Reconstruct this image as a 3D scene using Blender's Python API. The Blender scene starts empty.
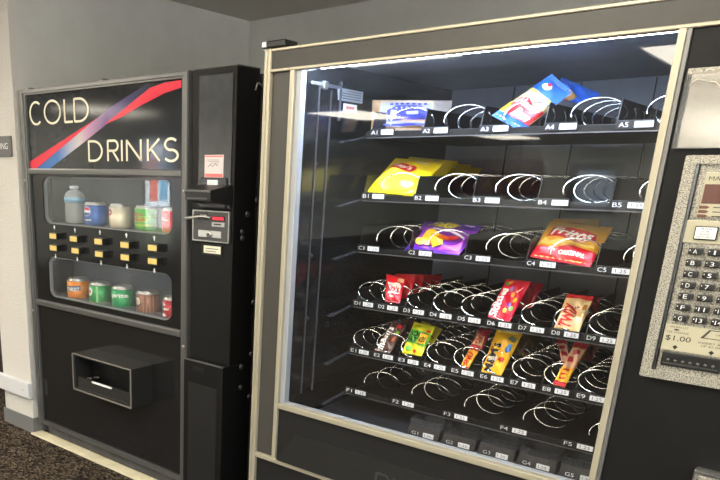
import bpy, bmesh, math, random
from mathutils import Vector, Matrix
from mathutils.geometry import tessellate_polygon
random.seed(7)
SC = bpy.context.scene
COL = SC.collection
ZF = 0.245                                    # floor height in survey coordinates; everything below is floor = 0
# ------------------------------------------------------------------ camera (surveyed)
CAM_R = ((0.72802432, -0.64791682, -0.22401873), (0.68533392, 0.69606852, 0.21402343), (0.01726301, -0.30934189, 0.95079418))
CAM_P = Vector((1.43021602, -1.75908852, 1.47466195 - ZF))
FPX, CX, CY = 702.46, 207.85, 405.41
def ray(u, v):
    a, b = (u - CX) / FPX, (v - CY) / FPX
    return Vector([CAM_R[i][0] * a + CAM_R[i][1] - CAM_R[i][2] * b for i in range(3)])
def at(u, v, y):
    d = ray(u, v); return CAM_P + d * ((y - CAM_P.y) / d.y)
def atx(u, v, x):
    d = ray(u, v); return CAM_P + d * ((x - CAM_P.x) / d.x)
cam = bpy.data.cameras.new('camera'); co = bpy.data.objects.new('camera', cam); COL.objects.link(co)
m = Matrix([[CAM_R[i][0], CAM_R[i][2], -CAM_R[i][1]] for i in range(3)]).to_4x4()
m.translation = CAM_P; co.matrix_world = m
cam.sensor_width = 36; cam.lens = FPX / 720 * 36
cam.shift_x = (360 - CX) / 720; cam.shift_y = (CY - 240) / 720
cam.clip_start = 0.02; cam.clip_end = 200
SC.camera = co
SC.view_settings.view_transform = 'Standard'; SC.view_settings.look = 'None'
SC.view_settings.gamma = 1; SC.view_settings.use_curve_mapping = False
SC.view_settings.exposure = 0.25

# ------------------------------------------------------------------ materials
MATS = {}
def lin(c):
    return tuple(((x / 255) / 12.92 if x / 255 <= .04045 else ((x / 255 + .055) / 1.055) ** 2.4) for x in c)
def mat(name, rgb, rough=.5, metal=0, spec=.5, noise=0, nscale=40, bump=0, bscale=200, emit=0, coat=0, alpha=None, nrough=0):
    if name in MATS: return MATS[name]
    M = bpy.data.materials.new(name); M.use_nodes = True
    nt = M.node_tree; b = nt.nodes['Principled BSDF']
    c = lin(rgb)
    b.inputs['Base Color'].default_value = (*c, 1)
    b.inputs['Roughness'].default_value = rough; b.inputs['Metallic'].default_value = metal
    b.inputs['Specular IOR Level'].default_value = spec
    if coat: b.inputs['Coat Weight'].default_value = coat; b.inputs['Coat Roughness'].default_value = .05
    tc = nt.nodes.new('ShaderNodeTexCoord')
    if noise:
        n = nt.nodes.new('ShaderNodeTexNoise'); n.inputs['Scale'].default_value = nscale; n.inputs['Detail'].default_value = 6
        nt.links.new(tc.outputs['Object'], n.inputs['Vector'])
        r = nt.nodes.new('ShaderNodeValToRGB')
        r.color_ramp.elements[0].position = .3; r.color_ramp.elements[1].position = .7
        r.color_ramp.elements[0].color = (*[x * (1 - noise) for x in c], 1)
        r.color_ramp.elements[1].color = (*[min(1, x * (1 + noise)) for x in c], 1)
        nt.links.new(n.outputs['Fac'], r.inputs['Fac']); nt.links.new(r.outputs['Color'], b.inputs['Base Color'])
        if nrough:
            mr = nt.nodes.new('ShaderNodeMapRange'); mr.inputs['To Min'].default_value = rough - nrough; mr.inputs['To Max'].default_value = rough + nrough
            nt.links.new(n.outputs['Fac'], mr.inputs['Value']); nt.links.new(mr.outputs['Result'], b.inputs['Roughness'])
    if bump:
        n = nt.nodes.new('ShaderNodeTexNoise'); n.inputs['Scale'].default_value = bscale; n.inputs['Detail'].default_value = 3
        nt.links.new(tc.outputs['Object'], n.inputs['Vector'])
        bp = nt.nodes.new('ShaderNodeBump'); bp.inputs['Strength'].default_value = bump; bp.inputs['Distance'].default_value = .004
        nt.links.new(n.outputs['Fac'], bp.inputs['Height']); nt.links.new(bp.outputs['Normal'], b.inputs['Normal'])
    if emit:
        b.inputs['Emission Color'].default_value = (*c, 1); b.inputs['Emission Strength'].default_value = emit
    MATS[name] = M
    return M
def pane_mat(name, tint=(1, 1, 1), gloss=1.0, rough=0.02, haze=0.0):
    if name in MATS: return MATS[name]
    M = bpy.data.materials.new(name); M.use_nodes = True; nt = M.node_tree; nt.nodes.clear()
    o = nt.nodes.new('ShaderNodeOutputMaterial'); t = nt.nodes.new('ShaderNodeBsdfTransparent'); t.inputs['Color'].default_value = (*tint, 1)
    g = nt.nodes.new('ShaderNodeBsdfGlossy'); g.inputs['Roughness'].default_value = rough
    g.inputs['Color'].default_value = (gloss, gloss, gloss, 1)
    ge = nt.nodes.new('ShaderNodeNewGeometry'); dt = nt.nodes.new('ShaderNodeVectorMath'); dt.operation = 'DOT_PRODUCT'
    nt.links.new(ge.outputs['Normal'], dt.inputs[0]); nt.links.new(ge.outputs['Incoming'], dt.inputs[1])
    def mth(op, *a):                                        # Schlick reflectance of one face of a thin pane
        k = nt.nodes.new('ShaderNodeMath'); k.operation = op
        for i, v in enumerate(a):
            if isinstance(v, (int, float)): k.inputs[i].default_value = v
            else: nt.links.new(v, k.inputs[i])
        return k.outputs[0]
    f = mth('ADD', mth('MULTIPLY', mth('POWER', mth('SUBTRACT', 1.0, mth('ABSOLUTE', dt.outputs['Value'])), 5.0), .96), .04)
    mx = nt.nodes.new('ShaderNodeMixShader')
    nt.links.new(f, mx.inputs[0]); nt.links.new(g.outputs[0], mx.inputs[2])
    if haze:
        d = nt.nodes.new('ShaderNodeBsdfDiffuse'); d.inputs['Color'].default_value = (.8, .85, .9, 1)
        n = nt.nodes.new('ShaderNodeTexNoise'); n.inputs['Scale'].default_value = 5; n.inputs['Detail'].default_value = 5; n.inputs['Distortion'].default_value = 1.5
        tc = nt.nodes.new('ShaderNodeTexCoord'); nt.links.new(tc.outputs['Object'], n.inputs['Vector'])
        mr = nt.nodes.new('ShaderNodeMapRange'); mr.inputs['From Min'].default_value = .35; mr.inputs['From Max'].default_value = .75
        mr.inputs['To Min'].default_value = haze * .5; mr.inputs['To Max'].default_value = haze * 1.6
        nt.links.new(n.outputs['Fac'], mr.inputs['Value'])
        m2 = nt.nodes.new('ShaderNodeMixShader'); nt.links.new(mr.outputs['Result'], m2.inputs[0])
        nt.links.new(t.outputs[0], m2.inputs[1]); tl = nt.nodes.new('ShaderNodeBsdfTranslucent'); tl.inputs['Color'].default_value = (.8, .85, .9, 1)
        m3 = nt.nodes.new('ShaderNodeMixShader'); nt.links.new(d.outputs[0], m3.inputs[1]); nt.links.new(tl.outputs[0], m3.inputs[2])
        nt.links.new(m3.outputs[0], m2.inputs[2]); nt.links.new(m2.outputs[0], mx.inputs[1])
    else:
        nt.links.new(t.outputs[0], mx.inputs[1])
    nt.links.new(mx.outputs[0], o.inputs['Surface'])
    MATS[name] = M
    return M
def emis(name, rgb, strength):
    if name in MATS: return MATS[name]
    M = bpy.data.materials.new(name); M.use_nodes = True; nt = M.node_tree; nt.nodes.clear()
    o = nt.nodes.new('ShaderNodeOutputMaterial'); e = nt.nodes.new('ShaderNodeEmission')
    e.inputs['Color'].default_value = (*lin(rgb), 1); e.inputs['Strength'].default_value = strength
    nt.links.new(e.outputs[0], o.inputs['Surface']); MATS[name] = M
    return M
def ink(rgb, rough=.35): return mat('ink_%d_%d_%d_%d' % (*rgb, int(rough * 100)), rgb, rough)

# ------------------------------------------------------------------ mesh builder
TXT = {}
def text_tris(s, bold=0):
    if (s, bold) in TXT: return TXT[(s, bold)]
    c = bpy.data.curves.new('t', 'FONT'); c.body = s; c.size = 1; c.resolution_u = 3; c.offset = bold
    o = bpy.data.objects.new('t', c); COL.objects.link(o)
    dg = bpy.context.evaluated_depsgraph_get()
    me = bpy.data.meshes.new_from_object(o.evaluated_get(dg))
    vs = [(v.co.x, v.co.y) for v in me.vertices]; fs = [tuple(p.vertices) for p in me.polygons]
    bpy.data.objects.remove(o); bpy.data.curves.remove(c); bpy.data.meshes.remove(me)
    x0 = min(v[0] for v in vs); x1 = max(v[0] for v in vs); y0 = min(v[1] for v in vs); y1 = max(v[1] for v in vs)
    vs = [((x - x0) / (x1 - x0), (y - y0) / (y1 - y0)) for x, y in vs]
    TXT[(s, bold)] = (vs, fs, (x1 - x0) / (y1 - y0))
    return TXT[(s, bold)]
class MB:
    def __init__(self): self.bm = bmesh.new(); self.mats = []
    def slot(self, M):
        if M not in self.mats: self.mats.append(M)
        return self.mats.index(M)
    def add(self, vs, fs, M, smooth=False):
        k = self.slot(M); bv = [self.bm.verts.new(v) for v in vs]; out = []
        for f in fs:
            try: fc = self.bm.faces.new([bv[i] for i in f])
            except ValueError: continue
            fc.material_index = k; fc.smooth = smooth; out.append(fc)
        return out
    def box(self, x0, x1, y0, y1, z0, z1, M, bev=0, seg=2, xf=None):
        t = bmesh.new()
        bmesh.ops.create_cube(t, size=1)
        for v in t.verts: v.co = Vector((x0 + (v.co.x + .5) * (x1 - x0), y0 + (v.co.y + .5) * (y1 - y0), z0 + (v.co.z + .5) * (z1 - z0)))
        if bev:
            bev = min(bev, .45 * min(abs(x1 - x0), abs(y1 - y0), abs(z1 - z0)))
            bmesh.ops.bevel(t, geom=t.edges[:], offset=bev, segments=seg, affect='EDGES', profile=.5)
        self.merge(t, M, xf)
    def merge(self, t, M, xf=None, smooth=False):
        t.verts.index_update()
        vs = [xf @ v.co if xf else v.co.copy() for v in t.verts]
        self.add(vs, [[v.index for v in f.verts] for f in t.faces], M, smooth); t.free()
    def hexa(self, p, M):        # 8 points: bottom 4 then top 4
        self.add(p, [(3, 2, 1, 0), (4, 5, 6, 7), (0, 1, 5, 4), (1, 2, 6, 5), (2, 3, 7, 6), (3, 0, 4, 7)], M)
    def tube(self, path, r, M, n=8, smooth=True):
        vs, fs = [], []
        path = [Vector(p) for p in path]; up = None
        for i, p in enumerate(path):
            d = (path[min(i + 1, len(path) - 1)] - path[max(i - 1, 0)]).normalized()
            if up is None:
                up = d.cross(Vector((0, 0, 1))) if abs(d.z) < .9 else d.cross(Vector((1, 0, 0)))
            up = (up - d * up.dot(d)).normalized(); s = d.cross(up)
            for k in range(n):
                a = 2 * math.pi * k / n; vs.append(p + (up * math.cos(a) + s * math.sin(a)) * r)
        for i in range(len(path) - 1):
            for k in range(n):
                fs.append((i * n + k, i * n + (k + 1) % n, (i + 1) * n + (k + 1) % n, (i + 1) * n + k))
        fs.append(tuple(range(n - 1, -1, -1))); fs.append(tuple((len(path) - 1) * n + k for k in range(n)))
        self.add(vs, fs, M, smooth)
    def lathe(self, prof, M, n=32, c=(0, 0, 0), axis='z', sx=1, sy=1, smooth=True):
        vs, fs = [], []
        for r, h in prof:
            for k in range(n):
                a = 2 * math.pi * k / n; x, y = r * math.cos(a) * sx, r * math.sin(a) * sy
                vs.append((c[0] + x, c[1] + y, c[2] + h) if axis == 'z' else ((c[0] + x, c[1] + h, c[2] + y) if axis == 'y' else (c[0] + h, c[1] + x, c[2] + y)))
        for i in range(len(prof) - 1):
            for k in range(n):
                fs.append((i * n + k, i * n + (k + 1) % n, (i + 1) * n + (k + 1) % n, (i + 1) * n + k))
        fs.append(tuple(range(n - 1, -1, -1))); fs.append(tuple((len(prof) - 1) * n + k for k in range(n)))
        self.add(vs, fs, M, smooth)
    def plate(self, outer, holes, y0, y1, M):     # polygon in (x,z) with holes, thickness y0..y1
        loops = [outer] + holes
        pts = [p for l in loops for p in l]; n = len(pts)
        tris = tessellate_polygon([[Vector((p[0], p[1], 0)) for p in l] for l in loops])
        vs = [(p[0], y0, p[1]) for p in pts] + [(p[0], y1, p[1]) for p in pts]
        fs = [tuple(t) for t in tris] + [tuple(i + n for i in reversed(t)) for t in tris]
        o = 0
        for l in loops:
            for i in range(len(l)):
                j = (i + 1) % len(l); fs.append((o + i, o + j, n + o + j, n + o + i))
            o += len(l)
        self.add(vs, fs, M)
    def ring(self, outer, inner, y0, y1, M):      # frame between two loops of equal length
        n = len(outer); vs = [(p[0], y, p[1]) for y in (y0, y1) for l in (outer, inner) for p in l]; fs = []
        for i in range(n):
            j = (i + 1) % n
            fs += [(i, j, n + j, n + i), (2 * n + i, 3 * n + i, 3 * n + j, 2 * n + j), (i, 2 * n + i, 2 * n + j, j), (n + i, n + j, 3 * n + j, 3 * n + i)]
        self.add(vs, fs, M)
    def flat(self, loops, M, fn, maxlen=None):    # 2D loops -> triangulated -> mapped through fn(s,t)
        pts = [p for l in loops for p in l]
        tris = tessellate_polygon([[Vector((p[0], p[1], 0)) for p in l] for l in loops])
        self.tris(pts, tris, M, fn, maxlen)
    def tris(self, pts, tris, M, fn, maxlen=None):
        if maxlen:
            t = bmesh.new(); bv = [t.verts.new((p[0], p[1], 0)) for p in pts]
            for f in tris:
                try: t.faces.new([bv[i] for i in f])
                except ValueError: pass
            bmesh.ops.triangulate(t, faces=t.faces[:])
            for _ in range(5):
                e = [e for e in t.edges if e.calc_length() > maxlen]
                if not e: break
                bmesh.ops.subdivide_edges(t, edges=e, cuts=1, use_grid_fill=False)
                bmesh.ops.triangulate(t, faces=t.faces[:])
            t.verts.index_update()
            pts = [(v.co.x, v.co.y) for v in t.verts]; tris = [[v.index for v in f.verts] for f in t.faces]; t.free()
        self.add([fn(*p) for p in pts], tris, M, True)
    def text(self, s, M, fn, s0, t0, w, h, rot=0, shear=0, maxlen=None, bold=0):  # text box lower-left (s0,t0), width w, height h in fn's plane
        vs, fs, _ = text_tris(s, bold); c, sn = math.cos(rot), math.sin(rot)
        P = []
        for x, y in vs:
            x, y = (x + shear * (y - .5)) * w, y * h
            P.append((s0 + x * c - y * sn, t0 + x * sn + y * c))
        self.tris(P, fs, M, fn, maxlen)
    def build(self, name, parent=None, loc=None, origin=None, smooth_angle=None):
        """vertices are in room coordinates; loc = base of the thing (or its root's base for a part)"""
        off = Vector(loc) if loc is not None else (Vector(parent['base']) if parent is not None and 'base' in parent else Vector((0, 0, 0)))
        for v in self.bm.verts: v.co -= off
        bmesh.ops.recalc_face_normals(self.bm, faces=self.bm.faces[:])
        me = bpy.data.meshes.new(name); self.bm.to_mesh(me); self.bm.free()
        for M in self.mats: me.materials.append(M)
        o = bpy.data.objects.new(name, me); COL.objects.link(o)
        if parent is not None:
            o.parent = parent; o['base'] = list(off)
        else:
            o.location = off
        return o
BASES = []
def tag(o, label=None, cat=None, group=None, kind=None):
    if label: o['label'] = label
    if cat: o['category'] = cat
    if group: o['group'] = group
    if kind: o['kind'] = kind
    return o
def thing(name, label, cat, loc, group=None):
    o = bpy.data.objects.new(name, None); COL.objects.link(o); o.location = loc; o['base'] = list(loc)
    o.empty_display_size = .05
    return tag(o, label, cat, group)
def struct(name, mb): return tag(mb.build(name), kind='structure')
def rrect(x0, x1, z0, z1, r, n=6, rz=None):
    rz = rz or r; P = []
    for cx, cz, a0 in ((x1 - r, z1 - rz, 0), (x0 + r, z1 - rz, 90), (x0 + r, z0 + rz, 180), (x1 - r, z0 + rz, 270)):
        for k in range(n + 1):
            a = math.radians(a0 + 90 * k / n); P.append((cx + r * math.cos(a), cz + rz * math.sin(a)))
    return P
def ell(cx, cz, rx, rz, n=20, rot=0):
    c, s = math.cos(rot), math.sin(rot); P = []
    for k in range(n):
        a = 2 * math.pi * k / n; x, z = rx * math.cos(a), rz * math.sin(a); P.append((cx + x * c - z * s, cz + x * s + z * c))
    return P
def pxs(pts, y): return [(at(u, v, y).x, at(u, v, y).z) for u, v in pts]

# materials used throughout
BLACK = mat('black_powder_coat', (28, 28, 29), .42, noise=.15, nscale=60, bump=.05, bscale=500)
BLACK_G = mat('black_gloss_panel', (30, 30, 31), .12)
BLACK_T = mat('black_textured_plastic', (17, 17, 18), .5, spec=.25, bump=.15, bscale=900, noise=.15, nscale=20)
DARK = mat('dark_plastic', (22, 22, 23), .4)
GREYM = mat('grey_anodised_aluminium', (112, 112, 112), .32, .6)
CREAM = mat('cream_aluminium_trim', (180, 173, 153), .35, .35)
CHROME = mat('bright_steel_wire', (225, 225, 222), .16, 1)
STEEL = mat('brushed_steel', (190, 190, 188), .3, .9)
WHITE = mat('white_label', (232, 234, 236), .5)
SHELF = mat('black_shelf_enamel', (11, 11, 12), .4, spec=.35)
LINER = mat('dark_glossy_liner', (17, 18, 20), .14, spec=.4, noise=.2, nscale=12)
LINERB = mat('dark_liner_back', (124, 130, 142), .4, noise=.15, nscale=9)
def noprint(*a): pass
# ================================================================== THE ROOM
H = 2.065
XL, XR, YB, YF = -7.5, 3.4, 1.6132, -14.0
XW = -1.4392
def carpet():
    M = bpy.data.materials.new('brown_loop_carpet'); M.use_nodes = True; nt = M.node_tree; b = nt.nodes['Principled BSDF']
    tc = nt.nodes.new('ShaderNodeTexCoord')
    v = nt.nodes.new('ShaderNodeTexVoronoi'); v.inputs['Scale'].default_value = 75
    nt.links.new(tc.outputs['Object'], v.inputs['Vector'])
    n = nt.nodes.new('ShaderNodeTexNoise'); n.inputs['Scale'].default_value = 60; n.inputs['Detail'].default_value = 5
    nt.links.new(tc.outputs['Object'], n.inputs['Vector'])
    sep = nt.nodes.new('ShaderNodeSeparateColor'); nt.links.new(v.outputs['Color'], sep.inputs[0])
    mx = nt.nodes.new('ShaderNodeMath'); mx.operation = 'ADD'; nt.links.new(sep.outputs[0], mx.inputs[0]); nt.links.new(n.outputs['Fac'], mx.inputs[1])
    r = nt.nodes.new('ShaderNodeValToRGB'); e = r.color_ramp.elements
    e[0].position = .35; e[0].color = (*lin((48, 42, 38)), 1); e[1].position = .82; e[1].color = (*lin((112, 98, 84)), 1)
    k = e.new(.6); k.color = (*lin((76, 66, 57)), 1)
    hf = nt.nodes.new('ShaderNodeMath'); hf.operation = 'MULTIPLY'; hf.inputs[1].default_value = .62
    nt.links.new(mx.outputs[0], hf.inputs[0]); nt.links.new(hf.outputs[0], r.inputs['Fac'])
    nt.links.new(r.outputs['Color'], b.inputs['Base Color']); b.inputs['Roughness'].default_value = .95; b.inputs['Specular IOR Level'].default_value = .1
    bp = nt.nodes.new('ShaderNodeBump'); bp.inputs['Strength'].default_value = 2.2; bp.inputs['Distance'].default_value = .01
    nt.links.new(v.outputs['Distance'], bp.inputs['Height']); nt.links.new(bp.outputs['Normal'], b.inputs['Normal'])
    return M
GREYW = mat('grey_wall_paint', (202, 203, 200), .6, noise=.04, nscale=8, bump=.25, bscale=160)
STUCCO = mat('cream_orange_peel_wall', (204, 200, 195), .65, bump=1.0, bscale=90)
CEIL = mat('off_white_ceiling', (212, 208, 200), .8, bump=.1, bscale=60)
ROOMW = mat('pale_grey_room_wall', (212, 216, 212), .7)
PALEG = mat('pale_rail_paint', (206, 206, 210), .5)
BASEG = mat('grey_vinyl_baseboard', (112, 112, 112), .5)
b = MB(); b.box(XL, XR, YF, YB, -.1, 0, carpet()); struct('floor', b)
b = MB(); b.box(XL, XR, YF, YB, H, H + .1, CEIL); struct('ceiling', b)
b = MB(); b.box(-1.6, XW, .085, YB, 0, H, GREYW); struct('wall_left', b)
b = MB(); b.box(-1.69, XW, .0564, .086, 0, H, STUCCO, .002)
b.box(-1.69, -1.6, .086, 1.0, 0, H, STUCCO); struct('wall_front_left', b)
b = MB(); b.box(-1.69, XR, YB, YB + .1, 0, H, GREYW); struct('wall_back', b)

b = MB(); b.box(XL, -2.75, .3, .4, 0, H, ROOMW); b.box(-2.75, -1.69, .3, .4, 1.75, H, ROOMW); struct('wall_far_left', b)
b = MB(); b.box(-2.75, -1.69, .32, .36, 0, 1.75, mat('dark_opening_panel', (46, 36, 32), .5)); struct('opening_panel_1', b)  # dark panel added to stand in for the shade of an open doorway
# bumper rail and baseboard on the stub of wall
b = MB(); b.box(-1.72, XW + .012, .03, .0564, .184, .262, PALEG, .004)
p = at(24.5, 402 - 20, .03)
b.lathe([(.005, 0), (.004, -.002)], STEEL, 12, (-1.475, .03, .222), 'y'); struct('trim_1', b)
b = MB(); b.box(-1.70, XW + .004, .048, .0564, 0, .078, BASEG, .002); b.box(XW, XW + .008, .048, .30, 0, .078, BASEG, .002); struct('baseboard_left', b)
b = MB(); b.box(-1.439, -.18, .036, .098, 0, .008, mat('cream_floor_strip', (214, 206, 178), .5, noise=.12, nscale=14), .002); struct('trim_2', b)
# wall plaque
t = thing('wall_plaque', 'small grey plaque lettered in white on the cream wall edge beside the drinks machine', 'sign', (-1.56, .0564, 1.34))
b = MB(); b.box(-1.655, -1.4675, .046, .0564, 1.300, 1.387, mat('grey_plaque', (96, 94, 96), .4), .003)
fn = lambda y: (lambda s, q: Vector((s, y, q)))
b.text('VENDING', WHITE, fn(.0452), -1.648, 1.331, .158, .026, shear=0); b.build('plate', t)

# far wall with its window and the storefront wall with its glass doors
def wallY(y, x0, x1, holes, M, name, th=.12):
    b = MB(); b.plate([(x0, 0), (x1, 0), (x1, H), (x0, H)], [[(h[0], h[2]), (h[1], h[2]), (h[1], h[3]), (h[0], h[3])] for h in holes], y - th, y, M); return struct(name, b)
WIN = (-3.35, -2.60, .78, 1.52)
wallY(YF, XL, XR, [WIN], ROOMW, 'wall_front')
FR = mat('window_frame_grey', (120, 122, 120), .4)
b = MB(); x0, x1, z0, z1 = WIN
b.plate([(x0 - .1, z0 - .1), (x1 + .1, z0 - .1), (x1 + .1, z1 + .1), (x0 - .1, z1 + .1)], [[(x0 + .03, z0 + .03), (x1 - .03, z0 + .03), (x1 - .03, z1 - .03), (x0 + .03, z1 - .03)]], YF - .12, YF + .03, FR)
w1 = struct('window_1', b)
b = MB(); b.box(x0, x1, YF - .08, YF - .07, z0, z1, pane_mat('clear_glass')); tag(b.build('pane', w1))
b = MB()
for k in range(14): b.box(x0 + .03, x1 - .03, YF - .05, YF - .02, z0 + .04 + k * .049, z0 + .066 + k * .049, mat('white_blind', (220, 226, 230), .6))
b.build('blind', w1)
b = MB()
for (x, r) in ((-4.72, .03), (-4.47, .03)): b.tube([(x, YF + .06, 1.5), (x, YF + .06, H)], r, FR, 10)
struct('trim_3', b)
t = thing('wall_sign', 'maroon round-cornered sign with yellow lettering on the far wall behind the viewer', 'sign', (-4.9, YF, 1.35))
b = MB(); b.plate(rrect(-6.0, -3.98, .98, 1.69, .15), [], YF + .001, YF + .06, mat('maroon_sign', (92, 26, 32), .4))
YEL = ink((226, 180, 60))
b.text('ATTI', YEL, fn(YF + .062), -5.2, 1.06, .8, .22)
b.build('board', t)
b = MB()
for k, (x, z) in enumerate(((-4.3, 1.5), (-4.55, 1.46), (-4.8, 1.44), (-5.05, 1.47))):
    b.tube([(x + .1, YF + .066, z + .09), (x, YF + .066, z), (x - .05, YF + .066, z + .1), (x - .12, YF + .066, z - .02)], .022, YEL, 6)
b.build('script', t)
# storefront (left wall)
ops = [(-6.76, -6.0, .03, 1.80), (-8.4, -7.15, .3, 1.80)]
b = MB(); pts = [(YF, 0), (.4, 0), (.4, H), (YF, H)]
loops = [[(h[0], h[2]), (h[1], h[2]), (h[1], h[3]), (h[0], h[3])] for h in ops]
pl = MB(); pl.plate(pts, loops, 0, .12, ROOMW)
for v in pl.bm.verts: v.co = Vector((XL - v.co.y, v.co.x, v.co.z))
struct('wall_storefront', pl)
for i, h in enumerate(ops):
    b = MB(); DF = mat('dark_bronze_frame', (40, 38, 36), .4, .5)
    b.plate([(h[0], h[2]), (h[1], h[2]), (h[1], h[3]), (h[0], h[3])], [[(h[0] + .05, h[2] + .05), (h[1] - .05, h[2] + .05), (h[1] - .05, h[3] - .05), (h[0] + .05, h[3] - .05)]], -.01, .1, DF)
    for v in b.bm.verts: v.co = Vector((XL - v.co.y, v.co.x, v.co.z))
    w = struct('window_%d' % (i + 2), b)
    b = MB(); b.box(XL - .055, XL - .045, h[0], h[1], h[2], h[3], pane_mat('clear_glass')); b.build('pane', w)
# right wall: unseen windows added so daylight reaches the alcove and far wall
ops = [(.15, 1.45, .9, 1.95), (-1.5, -.1, .5, 1.95), (-3.2, -1.75, .5, 1.95), (-6.2, -3.6, .5, 1.95), (-13.2, -9.0, .5, 1.95)]
loops = [[(h[0], h[2]), (h[1], h[2]), (h[1], h[3]), (h[0], h[3])] for h in ops]
pl = MB(); pl.plate([(YF, 0), (YB, 0), (YB, H), (YF, H)], loops, 0, .12, ROOMW)
for v in pl.bm.verts: v.co = Vector((XR + v.co.y, v.co.x, v.co.z))
struct('wall_right', pl)
for i, h in enumerate(ops):
    b = MB(); b.plate([(h[0], h[2]), (h[1], h[2]), (h[1], h[3]), (h[0], h[3])], [[(h[0] + .04, h[2] + .04), (h[1] - .04, h[2] + .04), (h[1] - .04, h[3] - .04), (h[0] + .04, h[3] - .04)]], -.01, .1, DF)
    for v in b.bm.verts: v.co = Vector((XR + v.co.y, v.co.x, v.co.z))
    w = struct('window_%d' % (i + 6), b)
    b = MB(); b.box(XR + .045, XR + .055, h[0], h[1], h[2], h[3], pane_mat('clear_glass')); b.build('pane', w)
# outdoors
b = MB(); b.box(-60, 60, -50, 30, -.3, -.11, mat('pale_concrete', (196, 190, 180), .9, noise=.1, nscale=3)); tag(b.build('ground'), kind='structure')
b = MB(); b.box(-11.6, -10.4, -25, 10, -.108, .0, mat('verge_grass', (96, 128, 58), .95, noise=.3, nscale=20)); tag(b.build('grass'), 'strip of mown grass across the car park outside', 'grass', kind='stuff')
for k, c in enumerate([(232, 226, 214), (60, 110, 190), (240, 190, 60), (236, 232, 226), (214, 90, 60), (90, 160, 200), (236, 210, 120), (240, 240, 236)]):
    y = -9.2 - k * .34
    f = thing('banner_flag', 'upright banner flag outside, %s' % ['cream', 'blue', 'amber yellow', 'white beside the yellow one', 'orange red', 'pale blue', 'straw yellow', 'white at the row end'][k], 'flag', (-12.2, y, -.06), 'banner flags outside the glass doors')
    b = MB(); b.tube([(-12.2, y - .13, -.06), (-12.2, y - .13, 1.72)], .012, STEEL, 8); b.build('pole', f)
    b = MB(); b.box(-12.21, -12.19, y - .12, y + .13, .62, 1.68, mat('banner_%d' % k, c, .8)); b.build('banner', f)
b = MB(); b.box(-14, 8, -30, -26, -.06, 4.5, mat('added_blue_building', (196, 210, 222), .8)); tag(b.build('building'), 'pale blue building added beyond the blinds of the far window', 'building')  # unseen building added to cool the far window's reflection in the glass
b = MB(); b.box(-26, -22, -22, 12, -.06, 3.2, mat('pale_tinted_building', (206, 216, 224), .8)); tag(b.build('building'), 'long pale building across the car park outside', 'building')  # pale blue-white colour set to brighten the outdoors in reflections

# ceiling lights
PAN = emis('troffer_diffuser', (255, 246, 226), 10.5)
PAN_BOOST = emis('boosted_troffer_diffuser', (255, 246, 226), 26.0)  # boosted strength, set to brighten the far wall
def ceil_light(x, y, lab, w=.82, d=1.45, drop=.006, M=None):
    t = thing('ceiling_light', lab, 'light', (x, y, H), 'square ceiling light panels')
    b = MB(); b.box(x - w / 2, x + w / 2, y - d / 2, y + d / 2, H - .006 - drop, H - .006, M or PAN); b.build('diffuser', t)
    b = MB()
    for a in ((x - w / 2 - .03, x - w / 2, y - d / 2 - .03, y + d / 2 + .03), (x + w / 2, x + w / 2 + .03, y - d / 2 - .03, y + d / 2 + .03), (x - w / 2, x + w / 2, y - d / 2 - .03, y - d / 2), (x - w / 2, x + w / 2, y + d / 2, y + d / 2 + .03)):
        b.box(*a, H - .02, H - .001, WHITE)
    b.build('frame', t)
ceil_light(-4.07, -7.05, 'ceiling panel light in the middle of the room')
ceil_light(.45, -4.35, 'ceiling panel light behind the viewer')
ceil_light(-4.25, -12.65, 'ceiling panel light by the far maroon sign')
ceil_light(2.6, -1.3, 'added ceiling panel light over the keypad side', drop=.07)  # unseen panel added to brighten the alcove, deep so its sides emit
ceil_light(.55, -1.3, 'added ceiling panel light nearest the snack machine', drop=.07)  # added for more light on the alcove walls, unseen
ceil_light(-2.9, -1.3, 'ceiling panel light over the cream wall end', drop=.07)
ceil_light(-1.2, -2.2, 'added ceiling panel light in front of the drinks machine', drop=.07)  # another unseen panel added to lift the alcove
ceil_light(-5.2, -1.3, 'ceiling panel light in the far left corner')
ceil_light(2.4, -7.5, 'ceiling panel light along the right wall')
ceil_light(-6.6, -4.6, 'ceiling panel light by the glass front')
ceil_light(2.4, -12.0, 'ceiling panel light at the far right corner', drop=.07, M=PAN_BOOST)  # boosted to light the far wall

for x, y, wd in ((-.6, -12.8, 'beside the far window'), (-.6, -10.0, 'two rows before the far window'), (1.6, -10.2, 'along the right wall near the far end')):  # unseen panels added so the far wall reflects brighter
    ceil_light(x, y, 'added ceiling panel light ' + wd, drop=.07, M=PAN_BOOST)

# sky
w = bpy.data.worlds.new('sky'); SC.world = w; w.use_nodes = True; nt = w.node_tree
s = nt.nodes.new('ShaderNodeTexSky'); s.sky_type = 'NISHITA'; s.sun_elevation = math.radians(42); s.sun_rotation = math.radians(200); s.sun_disc = False
nt.links.new(s.outputs[0], nt.nodes['Background'].inputs['Color']); nt.nodes['Background'].inputs['Strength'].default_value = .8
sl = bpy.data.lights.new('sun', 'SUN'); sl.energy = 32.0; sl.angle = .01; so = bpy.data.objects.new('sun', sl); COL.objects.link(so)
so.rotation_euler = Vector((-.64, .08, -.77)).to_track_quat('-Z', 'Y').to_euler()
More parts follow.
